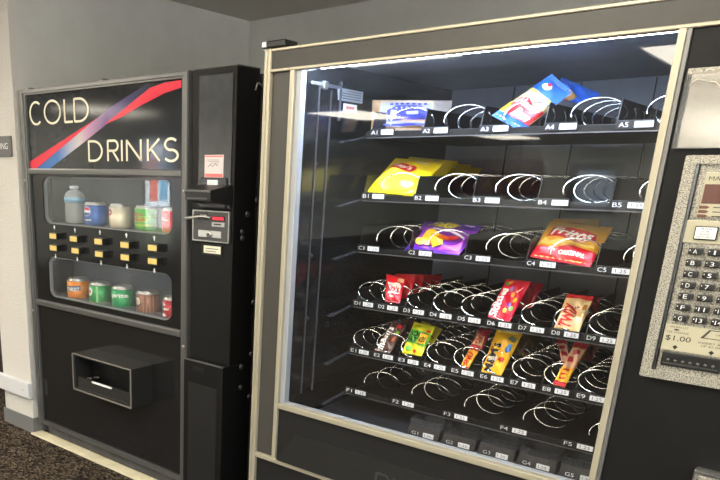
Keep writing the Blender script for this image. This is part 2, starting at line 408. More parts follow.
# ================================================================== DRINKS MACHINE
D = .0749
DM = thing('drinks_machine', 'tall black drinks vending machine with COLD DRINKS header, left of the snack machine', 'vending machine', (-.79, .6, 0))
XZ = lambda y: (lambda s, t: Vector((s, y, t)))
b = MB()
for bx in ((-1.412, -1.40, .205, 1.12, .05, 1.556), (-.188, -.1785, .205, 1.12, .05, 1.556), (-1.40, -.188, .205, 1.12, 1.546, 1.556), (-1.40, -.188, .205, 1.12, .05, .062), (-1.40, -.188, 1.11, 1.12, .062, 1.546), (-1.40, -.188, .32, .33, .062, 1.546)):
    b.box(*bx, BLACK, .002)
cab = b.build('cabinet', DM)
b = MB(); b.box(-1.40, -.18, .11, .9, .0, .05, DARK); b.box(-1.36, -.40, .09, .11, .012, .055, mat('scuffed_kick_plate', (58, 58, 60), .5, noise=.4, nscale=20), .003); b.build('kick_plate', DM)
# door frame
b = MB()
for bx in ((-1.4149, -1.377, 1.546, 1.5688), (-.4235, -.3919, 1.546, 1.5688)): pass
fo = [(-1.4149, .0585), (-.3919, .0585), (-.3919, 1.5688), (-1.4149, 1.5688)]
fi = [[(-1.378, 1.252), (-.4235, 1.252), (-.4235, 1.547), (-1.378, 1.547)], [(-1.378, .6765), (-.4235, .6765), (-.4235, 1.227), (-1.378, 1.227)], [(-1.378, .079), (-.4235, .079), (-.4235, .650), (-1.378, .650)]]
b.plate(fo, fi, D, D + .03, GREYM)
b.box(-1.4149, -.3919, D + .03, .19, .0585, 1.5688, BLACK)  # replaced below by shell
b.bm.free(); b = MB()
b.plate(fo, fi, D, D + .03, GREYM)
for z0, z1 in ((1.2275, 1.2515), (.6505, .676)): b.box(-1.378, -.4235, D - .005, D + .004, z0, z1, GREYM, .004)
b.box(-1.413, -1.392, D - .006, D + .002, .06, 1.567, GREYM, .004)
b.box(-.4150, -.3935, D - .006, D + .002, .06, 1.567, GREYM, .004)
b.box(-1.413, -.3935, D - .004, D + .002, 1.552, 1.567, GREYM, .003)
fr = b.build('door_frame', DM)
for (x, z) in ((-.402, 1.18), (-.402, .62), (-1.404, 1.20), (-1.404, .62)):
    b = MB(); b.lathe([(.006, 0), (.006, -.004), (.003, -.006)], STEEL, 10, (x, D - .006, z), 'y'); b.build('screw', fr)
b = MB()
for bx in ((-1.412, -1.385, D + .03, .19, .0585, 1.566), (-.418, -.392, D + .03, .19, .0585, 1.566), (-1.385, -.418, D + .03, .19, 1.54, 1.566), (-1.385, -.418, D + .03, .19, .0585, .075)): b.box(*bx, BLACK, .002)
b.build('door_shell', DM)
for p in ((31, 88), (105, 83.5)):
    b = MB(); q = at(*p, D + .03); b.box(q.x - .012, q.x + .012, D + .02, D + .05, 1.566, 1.578, DARK, .002); b.lathe([(.006, 0), (.005, .006)], STEEL, 10, (q.x - .014, D + .02, 1.572), 'y'); b.build('top_latch', DM)
# header with lettering
def grad(name, stops, x0, x1):
    M = bpy.data.materials.new(name); M.use_nodes = True; nt = M.node_tree; p = nt.nodes['Principled BSDF']
    tc = nt.nodes.new('ShaderNodeTexCoord'); sx = nt.nodes.new('ShaderNodeSeparateXYZ'); nt.links.new(tc.outputs['Object'], sx.inputs[0])
    mr = nt.nodes.new('ShaderNodeMapRange'); mr.inputs['From Min'].default_value = x0; mr.inputs['From Max'].default_value = x1; nt.links.new(sx.outputs[0], mr.inputs['Value'])
    r = nt.nodes.new('ShaderNodeValToRGB'); e = r.color_ramp.elements
    e[0].position = stops[0][0]; e[0].color = (*lin(stops[0][1]), 1); e[1].position = stops[-1][0]; e[1].color = (*lin(stops[-1][1]), 1)
    for s, c in stops[1:-1]: k = e.new(s); k.color = (*lin(c), 1)
    nt.links.new(mr.outputs['Result'], r.inputs['Fac']); nt.links.new(r.outputs['Color'], p.inputs['Base Color']); p.inputs['Roughness'].default_value = .12
    return M
b = MB()
HDR = mat('header_acrylic', (40, 42, 46), .08, noise=.2, nscale=7)
b.box(-1.38, -.4215, D + .010, D + .016, 1.25, 1.549, HDR)
yl = D + .0095
bx0 = at(37, 169, yl).x - DM['base'][0]; bx1 = at(150, 85, yl).x - DM['base'][0]
BAND = grad('blue_to_purple_band', [(0, (44, 100, 178)), (.22, (70, 120, 190)), (.42, (206, 196, 200)), (.5, (196, 150, 186)), (.66, (112, 84, 140)), (.85, (62, 58, 100)), (1, (42, 44, 60))], bx0, bx1)
b.flat([pxs([(37, 168.4), (50, 168.4), (78, 147), (110, 121.5), (150, 90), (150, 82), (110, 107.5), (88.6, 125)], yl)], BAND, XZ(yl), .08)
RED = mat('red_stripe', (226, 44, 70), .15)
b.flat([pxs([(30.3, 161.5), (30.3, 168.4), (36.5, 168.4), (60, 149), (97, 118), (88.6, 123.8), (60, 142)], yl)], RED, XZ(yl - .0003), .1)
b.flat([pxs([(104, 124.8), (125, 108), (150, 87.8), (165, 82.5), (181.5, 80), (181.5, 87.5), (165, 93), (140, 106), (122, 117)], yl)], RED, XZ(yl - .0003), .1)
LET = mat('ivory_letters', (236, 230, 208), .3)
def stroke(b, paths, x0, x1, z0, z1, wx, y, M, wz=None):
    wz = wz or wx
    for P in paths:
        Q = [(x0 + p[0] * (x1 - x0), z0 + p[1] * (z1 - z0)) for p in P]
        n = len(Q); L, R_ = [], []
        for i, q in enumerate(Q):
            a = Q[max(i - 1, 0)]; c = Q[min(i + 1, n - 1)]
            dx, dz = c[0] - a[0], c[1] - a[1]; l = math.hypot(dx, dz) or 1; nx, nz = -dz / l, dx / l
            L.append((q[0] + nx * wx / 2, q[1] + nz * wz / 2)); R_.append((q[0] - nx * wx / 2, q[1] - nz * wz / 2))
        vs = [Vector((p[0], y, p[1])) for p in L] + [Vector((p[0], y, p[1])) for p in R_]
        b.add(vs, [(i, i + 1, n + i + 1, n + i) for i in range(n - 1)], M)
def arc(cx, cz, rx, rz, a0, a1, n=18): return [(cx + rx * math.cos(math.radians(a0 + (a1 - a0) * k / n)), cz + rz * math.sin(math.radians(a0 + (a1 - a0) * k / n))) for k in range(n + 1)]
GL = {'C': [arc(.55, .5, .5, .5, 50, 310, 24)], 'O': [arc(.5, .5, .5, .5, 0, 360, 32)], 'L': [[(0, 1), (0, 0)], [(0, .02), (1, .02)]],
      'D': [[(0, 1), (0, 0)], [(0, .98)] + arc(.35, .5, .65, .48, 90, -90) + [(0, .02)]],
      'R': [[(0, 1), (0, 0)], [(0, .98)] + arc(.6, .74, .35, .24, 90, -90) + [(0, .5)], [(.45, .5), (1, 0)]],
      'I': [[(.5, 1), (.5, 0)]], 'N': [[(0, 0), (0, 1)], [(0, .97), (1, .03)], [(1, 0), (1, 1)]],
      'K': [[(0, 1), (0, 0)], [(.95, 1), (.02, .42)], [(.25, .55), (1, 0)]],
      'S': [arc(.5, .74, .42, .25, 35, 270, 16) + arc(.5, .25, .46, .25, 90, -150, 16)]}
def spell(seq, z0, z1):
    for ch, a, c in seq:
        xa, xb = at(a, 150, yl).x, at(c, 150, yl).x
        stroke(b, GL[ch], xa, xb, z0, z1, .0106, yl - .0008, LET, .0088)
zc0, zc1 = at(38, 124.3, yl).z, at(38, 102, yl).z
spell([('C', 31.7, 43.5), ('O', 46.5, 62), ('L', 66.3, 74), ('D', 76, 89.5)], zc0, zc1)
zd0, zd1 = at(95, 161.2, yl).z, at(95, 140.8, yl).z
spell([('D', 89, 102), ('R', 108, 118.5), ('I', 120.5, 123.5), ('N', 127, 141), ('K', 148, 160), ('S', 164, 178.5)], zd0, zd1)
b.build('header_panel', DM)
# display panel with two windows
UW, LW = (-1.297, -.482, 1.022, 1.219), (-1.286, -.484, .700, .880)
b = MB(); b.plate([(-1.379, .676), (-.4225, .676), (-.4225, 1.2275), (-1.379, 1.2275)], [rrect(*UW, .045, 6, .033), rrect(*LW, .045, 6, .033)], D + .010, D + .016, BLACK_G)
dp = b.build('display_panel', DM)
LIP = mat('grey_window_lip', (120, 124, 128), .35)
b = MB()
for W in (UW, LW):
    b.ring(rrect(*W, .045, 6, .033), rrect(W[0] + .006, W[1] - .006, W[2] + .005, W[3] - .005, .04, 6, .03), D + .016, D + .030, LIP)
b.build('window_gasket', dp)
b = MB()
for W in (UW, LW): b.box(W[0] - .02, W[1] + .02, D + .018, D + .020, W[2] - .02, W[3] + .02, pane_mat('display_window', haze=.05))
b.build('window_pane', dp)
DISP = mat('display_recess_grey', (86, 92, 98), .5, noise=.15, nscale=6)
b = MB()
for W in (UW, LW):
    b.box(-1.37, -.43, .285, .292, W[2] - .035, W[3] + .02, DISP); b.box(-1.37, -.43, D + .03, .285, W[2] - .04, W[2] - .0, DISP); b.box(-1.37, -.43, D + .03, .285, W[3] + .012, W[3] + .02, DISP)
b.build('display_shelf', DM)
ADD_LAMP = emis('added_lamp_glow', (236, 244, 255), 5.0)  # lamp added behind the panes to brighten the cans
b = MB()
for W in (UW, LW): b.box(-1.33, -.46, .105, .118, W[3] + .004, W[3] + .011, ADD_LAMP)
b.build('added_display_lamp', DM)
# selection buttons
BY = mat('yellow_button_face', (236, 202, 122), .4)
for (u, v) in ((53, 236.1), (73.5, 239), (98.4, 241.7), (124.7, 245), (152.5, 248), (53.4, 248), (75.2, 250.8), (99, 254.2), (125, 257.5), (152.5, 261.3)):
    q = at(u, v, .058)
    b = MB(); b.box(q.x - .027, q.x + .027, .058, D + .010, q.z - .014, q.z + .014, DARK, .002); bt = b.build('selection_button', DM)
    b = MB(); b.box(q.x - .025, q.x + .0235, .0565, .0582, q.z - .0105, q.z + .0105, BY, .001); b.build('button_face', bt)
    b = MB(); up = v < 249 and u != 53.4
    q2 = at(u, v, D); zz = q2.z + (.036 if up else -.036); s = 1 if up else -1
    b.flat([[(q2.x - .008, zz), (q2.x, zz + .011 * s), (q2.x + .008, zz)], [(q2.x - .003, zz), (q2.x + .003, zz), (q2.x + .003, zz - .009 * s), (q2.x - .003, zz - .009 * s)]][:1], WHITE, XZ(D + .0092))
    b.flat([[(q2.x - .003, zz), (q2.x + .003, zz), (q2.x + .003, zz - .009 * s), (q2.x - .003, zz - .009 * s)]], WHITE, XZ(D + .0092)); b.build('arrow_mark', bt)
b = MB(); b.box(-1.379, -.4225, D + .010, D + .016, .078, .6505, BLACK_G); lp = b.build('lower_panel', DM)
# delivery hatch
b = MB(); HX0, HX1, HZ0, HZ1 = -.97, -.592, .350, .510
HM = mat('hatch_grey_plastic', (36, 35, 34), .35)
b.plate([(HX0, HZ0), (HX1, HZ0), (HX1, HZ1), (HX0, HZ1)], [[(HX0 + .015, HZ0 + .012), (HX1 - .013, HZ0 + .012), (HX1 - .013, HZ1 - .010), (HX0 + .015, HZ1 - .010)]], -.03, D + .01, HM)
b.box(HX0 + .01, HX1 - .01, D - .012, D + .01, HZ0 + .01, HZ1 - .01, DARK)
ht = b.build('delivery_hatch', DM)
b = MB()
for bx in ((HX0, HX1, HZ1 - .004, HZ1 + .001), (HX0, HX1, HZ0 - .001, HZ0 + .005), (HX0 - .001, HX0 + .004, HZ0, HZ1), (HX1 - .004, HX1 + .001, HZ0, HZ1)): b.box(bx[0], bx[1], -.034, -.028, bx[2], bx[3], mat('worn_grey_edge', (116, 112, 106), .4), .001)
b.build('edge_trim', ht)
b = MB(); b.hexa([(HX0 + .016, -.022, HZ0 + .012), (HX1 - .014, -.022, HZ0 + .012), (HX1 - .014, -.012, HZ0 + .012), (HX0 + .016, -.012, HZ0 + .012), (HX0 + .016, -.018, HZ0 + .056), (HX1 - .014, -.018, HZ0 + .056), (HX1 - .014, -.008, HZ0 + .056), (HX0 + .016, -.008, HZ0 + .056)], HM)
fl = b.build('flap', ht)
q = at(92.7, 384, -.02); q2 = at(112, 391.3, -.02)
b = MB(); b.box(q.x, q2.x, -.026, -.018, HZ0 + .05, HZ0 + .058, WHITE, .002); b.build('pull_strip', fl)
b = MB()
for p in ((90, 378.5), (97, 377.5)):
    q = at(*p, .03); b.tube([(q.x - .02, .03, q.z - .004), (q.x, .03, q.z), (q.x + .012, .03, q.z + .003)], .004, STEEL, 8)
b.build('can_stop', ht)
# coin column
CXA, CXB = -.372, -.176
b = MB(); b.box(CXA, CXB, D, .19, .584, 1.5685, BLACK_T, .003); b.box(CXA, CXB, D + .001, .19, 1.5665, 1.5705, GREYM, .001)
cc = b.build('coin_column', DM)
b = MB(); b.box(-.392, CXA, D + .03, .18, .06, 1.56, DARK); b.build('hinge_gap', DM)
b = MB(); b.box(-.338, -.190, D - .003, D, 1.13, 1.545, mat('glossy_grey_film', (60, 62, 66), .22, .2, noise=.12, nscale=25, nrough=.06)); b.build('front_film', cc)
b = MB(); b.box(CXA, CXB, .040, .19, .02, .585, BLACK_T, .003)
b.box(-.323, -.267, .0385, .042, .549, .566, mat('slot_black', (6, 6, 6), .6)); b.box(CXA + .001, CXB - .001, .0385, .05, .583, .5875, GREYM, .001)
b.box(-.345, -.20, .038, .041, .10, .50, BLACK)
b.build('coin_box', DM)
for y, z in ((.194, 1.402), (.146, 1.355), (.122, 1.297), (.123, 1.277), (.195, 1.048), (.193, .856), (.14, .817), (.139, .738), (.191, .694)):
    b = MB(); b.lathe([(.010, 0), (.009, .004), (.005, .006)], mat('dark_bolt', (92, 92, 94), .35, .7), 12, (CXB, y, z - ZF), 'x'); b.build('bolt', DM)
b = MB(); b.tube([atx(255.5, 90, -.17), atx(257.5, 83, -.168), atx(261, 84.5, -.168), atx(262.5, 87, -.17)], .003, STEEL, 8); b.build('side_hook', DM)
b = MB(); b.box(-.308, -.223, D - .0045, D - .003, 1.227, 1.300, mat('pale_sticker', (214, 206, 206), .5))
PK = ink((222, 120, 120), .5); GRY = ink((120, 120, 128), .5)
b.box(-.306, -.225, D - .0048, D - .0044, 1.229, 1.240, PK); b.box(-.306, -.225, D - .0048, D - .0044, 1.293, 1.298, PK)
b.tube([(-.292, D - .0045, 1.262), (-.28, D - .0045, 1.270), (-.27, D - .0045, 1.262), (-.258, D - .0045, 1.272), (-.248, D - .0045, 1.265)], .0012, GRY, 5)
for k in range(3): b.box(-.298 + .008 * k, -.242, D - .0049, D - .0045, 1.283 - k * .005, 1.2845 - k * .005, GRY)
b.build('payment_sticker', cc)
b = MB(); b.box(-.320, -.204, D - .012, D, 1.128, 1.228, mat('bill_plate_grey', (70, 72, 76), .3, .4), .003); b.box(-.286, -.239, D - .0135, D - .011, 1.196, 1.220, WHITE)
for k in range(3): b.box(-.28, -.245 - .006 * (k % 2), D - .0139, D - .0134, 1.201 + k * .006, 1.2022 + k * .006, GRY)
ba = b.build('bill_acceptor', cc)
b = MB()
b.hexa([(-.30, -.03, 1.156), (-.185, -.03, 1.156), (-.176, D - .01, 1.142), (-.318, D - .01, 1.142), (-.30, -.03, 1.188), (-.185, -.03, 1.188), (-.176, D - .01, 1.205), (-.318, D - .01, 1.205)], DARK)
b.box(-.302, -.183, -.034, -.029, 1.182, 1.189, mat('hood_lip', (92, 92, 94), .35), .001); b.box(-.290, -.196, -.034, -.029, 1.160, 1.164, mat('hood_lip', (92, 92, 94), .35), .001)
b.build('card_reader_hood', ba)
b = MB(); MX0, MX1, MZ0, MZ1 = -.356, -.183, 1.015, 1.120
b.box(MX0, MX1, D - .010, D, MZ0, MZ1, mat('coin_plate_grey', (86, 86, 88), .35, .5), .003)
for bx in ((MX0, MX1, MZ0, MZ0 + .004), (MX0, MX1, MZ1 - .004, MZ1), (MX0, MX0 + .005, MZ0, MZ1), (MX1 - .005, MX1, MZ0, MZ1)): b.box(bx[0], bx[1], D - .013, D - .009, bx[2], bx[3], STEEL, .001)
cm = b.build('coin_mechanism', cc)
b = MB(); b.box(-.262, -.204, D - .0125, D - .009, 1.088, 1.103, DARK); b.box(-.258, -.208, D - .0135, D - .012, 1.0905, 1.1005, mat('red_readout', (226, 40, 60), .3, emit=.6)); b.build('price_display', cm)
b = MB(); b.box(-.262, -.203, D - .014, D - .009, 1.068, 1.083, STEEL, .001); b.box(-.25, -.217, D - .0148, D - .0135, 1.074, 1.078, DARK); b.build('coin_slot', cm)
b = MB(); b.tube([(-.36, D - .045, 1.090), (-.34, D - .03, 1.0945), (-.30, D - .022, 1.100), (-.27, D - .012, 1.096)], .0055, STEEL, 10); b.lathe([(.016, 0), (.016, -.012)], STEEL, 16, (-.297, D - .009, 1.100), 'y', 1.0, .7); b.build('return_lever', cm)
b = MB(); b.box(-.325, -.219, D - .015, D - .009, 1.030, 1.053, mat('bright_lock_plate', (205, 205, 205), .3, .6), .0015)
b.lathe([(.013, 0), (.013, -.004), (.010, -.006)], STEEL, 18, (-.270, D - .015, 1.0415), 'y', 1, .8); b.box(-.272, -.268, D - .0225, D - .020, 1.037, 1.046, DARK); b.build('lock_plate', cm)
b = MB(); b.box(-.317, -.222, D - .004, D, .968, 1.008, DARK); b.box(-.305, -.226, D - .0055, D - .003, .976, 1.001, mat('ivory_price_label', (226, 222, 200), .5))
for k, wd in ((0, .05), (1, .06)): b.box(-.297, -.297 + wd, D - .006, D - .005, .981 + k * .009, .984 + k * .009, GRY)
b.build('price_label', cc)

# ------------------------------------------------------------------ cans and bottle on show inside the machine
def can(name, label, u0, u1, vt, vb, body, art, group, yc=.178, top=None):
    c0 = at((u0 + u1) / 2, vb, yc); t0 = at((u0 + u1) / 2, vt, yc)
    dep = (c0 - CAM_P).dot(Vector((CAM_R[0][1], CAM_R[1][1], CAM_R[2][1])))
    r = .5 * (u1 - u0) / FPX * dep
    z0 = at((u0 + u1) / 2, vb, yc - r * .7).z; z1 = at((u0 + u1) / 2, vt, yc + r * .4).z; h = z1 - z0
    b = MB(); c = (c0.x, yc, z0); al = mat('can_aluminium', (200, 196, 186), .3, .8)
    b.lathe([(r * .80, 0), (r * .93, h * .04), (r, h * .09), (r, h * .88)], body, 36, c)
    b.lathe([(r, h * .88), (r * .9, h * .94), (r * .86, h * .955), (r * .86, h * 1.0), (r * .80, h * 1.0), (r * .78, h * .97), (r * .1, h * .97)], top or al, 36, c)
    wrap = lambda off: (lambda s, t: Vector((c[0] + (r + off) * math.sin(s / r), yc - (r + off) * math.cos(s / r), z0 + t * h)))
    art(b, wrap, r, h)
    o = b.build(name, None, loc=(c[0], yc, z0)); tag(o, label, 'drink can', group)
    tb = MB(); zt = z0 + h * .975
    tb.lathe([(r * .26, 0), (r * .26, .002)], al, 14, (c[0], yc - r * .25, zt)); k = tb.build('ring_pull', None, loc=(c[0], yc, z0)); k.location = (0, 0, 0); k.parent = o
    return o
RD, WH, BL, GN, BK = ink((214, 34, 44)), ink((240, 240, 238)), ink((20, 70, 160)), ink((20, 130, 60)), ink((24, 24, 26))
GU, GLW = 'cans in the upper display window', 'cans in the lower display window'
def art_pepsi(b, w_, r, h):
    w = lambda o: (lambda s, t: w_(o)(s + 0.25 * r, t))
    b.flat([ell(-.2 * r, .62, .42 * r, .21)], WH, w(.0004), .02)
    b.flat([[p for p in ell(-.2 * r, .62, .39 * r, .195, 24) if p[1] >= .645]], RD, w(.0008), .02)
    b.flat([[p for p in ell(-.2 * r, .62, .39 * r, .195, 24) if p[1] <= .59]], ink((16, 60, 150)), w(.0008), .02)
    b.text('pepsi', WH, w(.0005), -.45 * r, .2, .7 * r, .10, maxlen=.02, bold=.03)
can('drink_can', 'blue soda can with a red, white and blue globe, right of the water bottle', 84.5, 107.5, 202, 226.2, mat('blue_can', (34, 92, 172), .3, .3), art_pepsi, GU)
def art_diet(b, w_, r, h):
    w = lambda o: (lambda s, t: w_(o)(s + 0.25 * r, t))
    b.flat([ell(-.55 * r, .66, .34 * r, .14)], ink((196, 60, 76)), w(.0004), .02)
    b.flat([ell(-.55 * r, .66, .2 * r, .05)], WH, w(.0008), .02)
    if 0: b.text('DIET', ink((150, 60, 70)), w(.0005), -.2 * r, .3, .3 * r, .10, math.pi / 2 * 0, maxlen=.02, bold=.03)
can('drink_can', 'cream white soda can with a small red roundel, in the middle of the upper window', 109.6, 131, 203.6, 229, mat('cream_can', (222, 210, 186), .35, .3), art_diet, GU)
def art_dew(b, w_, r, h):
    w = lambda o: (lambda s, t: w_(o)(s + 0.50 * r, t))
    for k in range(9):
        a = random.uniform(-1.1, 1.1) * r; t = random.uniform(.15, .85)
        b.flat([ell(a, t, .25 * r, .07, 10, random.uniform(0, 3))], ink(random.choice([(170, 210, 70), (40, 120, 60), (200, 220, 90)])), w(.0003 + k * .0001), .02)
    b.text('MTN', ink((200, 40, 60)), w(.0015), -.8 * r, .58, 1.0 * r, .14, .15, maxlen=.02, bold=.03)
    b.text('DEW', ink((200, 40, 60)), w(.0015), -.6 * r, .38, 1.2 * r, .16, .15, maxlen=.02, bold=.03)
can('drink_can', 'light green soda can with splashes and red letters in the upper window', 135, 158, 205.3, 231.5, mat('light_green_can', (104, 184, 88), .35, .3), art_dew, GU)
def art_coke(b, w_, r, h):
    w = lambda o: (lambda s, t: w_(o)(s + 0.30 * r, t))
    b.text('Coca', WH, w(.0005), -.9 * r, .5, 1.3 * r, .24, .35, .3, maxlen=.02, bold=.03)
can('drink_can', 'red soda can with white script, half hidden at the right end of the upper window', 162, 185, 207.5, 234.5, mat('red_can', (214, 30, 48), .3, .3), art_coke, GU)
def art_sunkist(b, w_, r, h):
    w = lambda o: (lambda s, t: w_(o)(s + 0.35 * r, t))
    b.flat([[(-.9 * r, .40), (.75 * r, .48), (.75 * r, .72), (-.9 * r, .64)]], ink((86, 98, 130)), w(.0004), .02)
    b.text('SUNKIST', WH, w(.0008), -.85 * r, .45, 1.5 * r, .17, .0, maxlen=.02, bold=.03)
    b.flat([[(-1.2 * r, .05), (.4 * r, .05), (.1 * r, .12), (-1.2 * r, .14)]], ink((240, 190, 90)), w(.0004), .02)
can('drink_can', 'orange soda can with a slanted name band, left end of the lower window', 68, 90.5, 276.8, 301.5, mat('orange_can', (236, 140, 46), .35, .3), art_sunkist, GLW)
def art_ginger(b, w_, r, h):
    w = lambda o: (lambda s, t: w_(o)(s + 0.30 * r, t))
    b.flat([ell(-.55 * r, .6, .38 * r, .2)], WH, w(.0004), .02)
    b.flat([ell(-.55 * r, .6, .22 * r, .07)], ink((206, 84, 96)), w(.0008), .02)
    b.flat([[(.2 * r, .1), (.4 * r, .1), (.4 * r, .85), (.2 * r, .85)]], ink((150, 210, 150)), w(.0004), .02)
    b.flat([[(-1.2 * r, .1), (1.2 * r, .1), (1.2 * r, .14), (-1.2 * r, .14)]], ink((190, 170, 80)), w(.0004), .02)
can('drink_can', 'green soda can with a white and pink badge, second from left in the lower window', 89.7, 112, 281, 305.5, mat('green_can', (48, 148, 78), .35, .3), art_ginger, GLW)
def art_sprite(b, w_, r, h):
    w = lambda o: (lambda s, t: w_(o)(s + 0.60 * r, t))
    b.text('Sprite', WH, w(.0006), -1.15 * r, .50, 2.1 * r, .24, .06, .1, maxlen=.02, bold=.03)
    b.flat([[(-1.2 * r, .1), (1.2 * r, .1), (1.2 * r, .16), (-1.2 * r, .16)]], ink((60, 180, 120)), w(.0004), .02)
can('drink_can', 'bright green soda can with large white slanted letters, middle of the lower window', 112, 134, 284.6, 311.5, mat('bright_green_can', (10, 150, 84), .35, .3), art_sprite, GLW)
def art_root(b, w_, r, h):
    w = lambda o: (lambda s, t: w_(o)(s + 0.25 * r, t))
    b.flat([ell(-.5 * r, .6, .42 * r, .2)], ink((60, 40, 36)), w(.0004), .02); b.flat([ell(-.5 * r, .6, .36 * r, .16)], ink((226, 216, 196)), w(.0008), .02)
    b.text('A&W', ink((120, 60, 40)), w(.0012), -.78 * r, .54, .55 * r, .12, .2, maxlen=.02, bold=.03)
    for k in range(4): b.flat([[(.1 * r + k * .28 * r, .08), (.2 * r + k * .28 * r, .08), (.2 * r + k * .28 * r, .86), (.1 * r + k * .28 * r, .86)]], ink((176, 130, 106)), w(.0004), .02)
can('drink_can', 'brown striped soda can with a round badge in the lower window', 136.6, 160.5, 289.3, 317, mat('brown_can', (140, 96, 78), .35, .3), art_root, GLW)
def art_drp(b, w_, r, h):
    w = lambda o: (lambda s, t: w_(o)(s + 0.10 * r, t))
    b.text('Dr', WH, w(.0006), -.75 * r, .62, .6 * r, .16, maxlen=.02, bold=.03); b.text('Pepper', WH, w(.0006), -1.0 * r, .42, 1.3 * r, .17, maxlen=.02, bold=.03); b.flat([ell(-.4 * r, .24, .3 * r, .07)], WH, w(.0004), .02)
can('drink_can', 'dark red soda can half hidden at the right end of the lower window', 162.6, 186, 295.4, 321.5, mat('dark_red_can', (176, 24, 44), .3, .3), art_drp, GLW)
c0 = at(75.5, 224, .178); z0 = at(75.5, 224, .15).z; z1 = at(75.5, 185.8, .178).z; h = z1 - z0; r = .046
def bottle_mat():
    M = bpy.data.materials.new('clear_bottle_plastic'); M.use_nodes = True; nt = M.node_tree; nt.nodes.clear()
    o = nt.nodes.new('ShaderNodeOutputMaterial'); t = nt.nodes.new('ShaderNodeBsdfTransparent'); t.inputs['Color'].default_value = (.86, .87, .86, 1)
    g = nt.nodes.new('ShaderNodeBsdfPrincipled'); g.inputs['Base Color'].default_value = (.55, .58, .58, 1); g.inputs['Roughness'].default_value = .15
    mx = nt.nodes.new('ShaderNodeMixShader'); mx.inputs[0].default_value = .45
    nt.links.new(t.outputs[0], mx.inputs[1]); nt.links.new(g.outputs[0], mx.inputs[2]); nt.links.new(mx.outputs[0], o.inputs[0]); return M
b = MB(); prof = [(r * .7, 0), (r * .95, h * .03)]
for k in range(9): prof += [(r * (1 if k % 2 else .94), h * (.06 + .05 * k))]
prof += [(r * .97, h * .55), (r * .97, h * .7), (r, h * .73), (r * .8, h * .83), (r * .42, h * .90), (r * .36, h * .92)]
BM_ = bottle_mat(); b.lathe(prof, BM_, 30, (c0.x, .178, z0))
o = b.build('water_bottle', None, loc=(c0.x, .178, z0)); tag(o, 'clear ribbed plastic water bottle with a blue band at the left of the upper window', 'bottle')
b = MB(); b.lathe([(r * .4, h * .92), (r * .42, h * .93), (r * .42, h * .995), (r * .3, h)], mat('white_cap', (200, 202, 204), .4), 20, (c0.x, .178, z0)); k = b.build('cap', None, loc=(c0.x, .178, z0)); k.location = (0, 0, 0); k.parent = o
b = MB(); b.lathe([(r * .985, h * .56), (r * .985, h * .70)], mat('pale_blue_label', (120, 170, 200), .4), 30, (c0.x, .178, z0)); k = b.build('paper_label', None, loc=(c0.x, .178, z0)); k.location = (0, 0, 0); k.parent = o
# ================================================================== SNACK MACHINE
SM = thing('snack_machine', 'wide black glass-front snack vending machine with keypad and wire coils', 'vending machine', (.70, .55, 0))
XE = 1.44; TOP = 1.585
b = MB()
b.box(.0, .022, .022, 1.15, .02, TOP - .003, BLACK, .002)            # left side
b.box(.022, XE, .03, 1.15, TOP - .02, TOP - .003, BLACK)             # top
b.box(.022, XE, 1.10, 1.15, .02, TOP - .02, BLACK)                   # back
b.box(XE - .02, XE, .03, 1.10, .02, TOP - .02, BLACK)
b.box(.022, XE - .02, .03, 1.10, .02, .05, BLACK)
b.build('cabinet', SM)
b = MB(); b.box(.012, XE, .0, .03, 1.529, 1.5775, mat('header_brown_black', (58, 56, 53), .45, noise=.1, nscale=30), .002); b.build('header_panel', SM)
def trim(name, boxes, M=CREAM, bev=.002):
    b = MB()
    for x in boxes: b.box(*x, M, bev)
    return b.build(name, SM)
trim('header_trim', [(.02, XE, -.004, .02, 1.5765, 1.5845), (.022, XE, -.006, .02, 1.522, 1.530)])
b = MB(); b.box(-.001, .0105, -.008, .03, .005, TOP, CREAM, .003); b.box(.0115, .0225, -.008, .03, .005, TOP, CREAM, .003); b.box(.009, .013, -.002, .03, .005, TOP, DARK); b.build('corner_post', SM)
b = MB(); b.box(-.004, .075, -.012, .05, 1.586, 1.604, DARK, .003); b.box(-.006, .010, -.016, .0, 1.5855, 1.604, STEEL, .003); b.build('hinge_cap', SM)
trim('left_stile', [(.0225, .094, .006, .03, .335, 1.524)], mat('stile_grey', (66, 64, 61), .4))
trim('window_trim', [(.0935, .1085, -.006, .02, .335, 1.5235), (1.0440, 1.0585, -.006, .02, .30, 1.5235), (.1085, 1.0440, -.006, .02, .5135, .5310)])
trim('window_side_rail', [(1.0585, 1.0675, -.004, .02, .30, 1.5235)], mat('grey_side_rail', (120, 120, 118), .35, .5))
trim('inner_lip', [(.1085, .128, .004, .03, .531, 1.5235), (.128, 1.044, .012, .03, .531, .5345)], mat('white_inner_lip', (168, 172, 178), .35, .3))
trim('base_trim', [(.0225, 1.0440, -.006, .02, .3195, .3355)])
b = MB(); b.box(.094, 1.044, .004, .03, .335, .5135, BLACK); b.build('kick_panel', SM)
b = MB()
b.hexa([(.118, -.012, .3365), (1.02, -.012, .3365), (1.02, .01, .3365), (.118, .01, .3365), (.181, .0005, .440), (.965, .0005, .440), (.965, .01, .440), (.181, .01, .440)], mat('push_flap_black', (25, 25, 25), .42, noise=.1, nscale=15))
pf = b.build('delivery_flap', SM)
b = MB(); PU = mat('embossed_letter', (58, 58, 57), .4)
fy = lambda s, t: Vector((s, -.012 + (t - .3365) / (.440 - .3365) * .0125 - .0012, t))
GL.update({'P': [[(0, 0), (0, 1)], [(0, .97)] + arc(.55, .72, .42, .25, 90, -90) + [(0, .47)]], 'U': [[(0, 1), (0, .3)] + arc(.5, .3, .5, .3, 180, 360) + [(1, 1)]], 'H': [[(0, 0), (0, 1)], [(1, 0), (1, 1)], [(0, .5), (1, .5)]]})
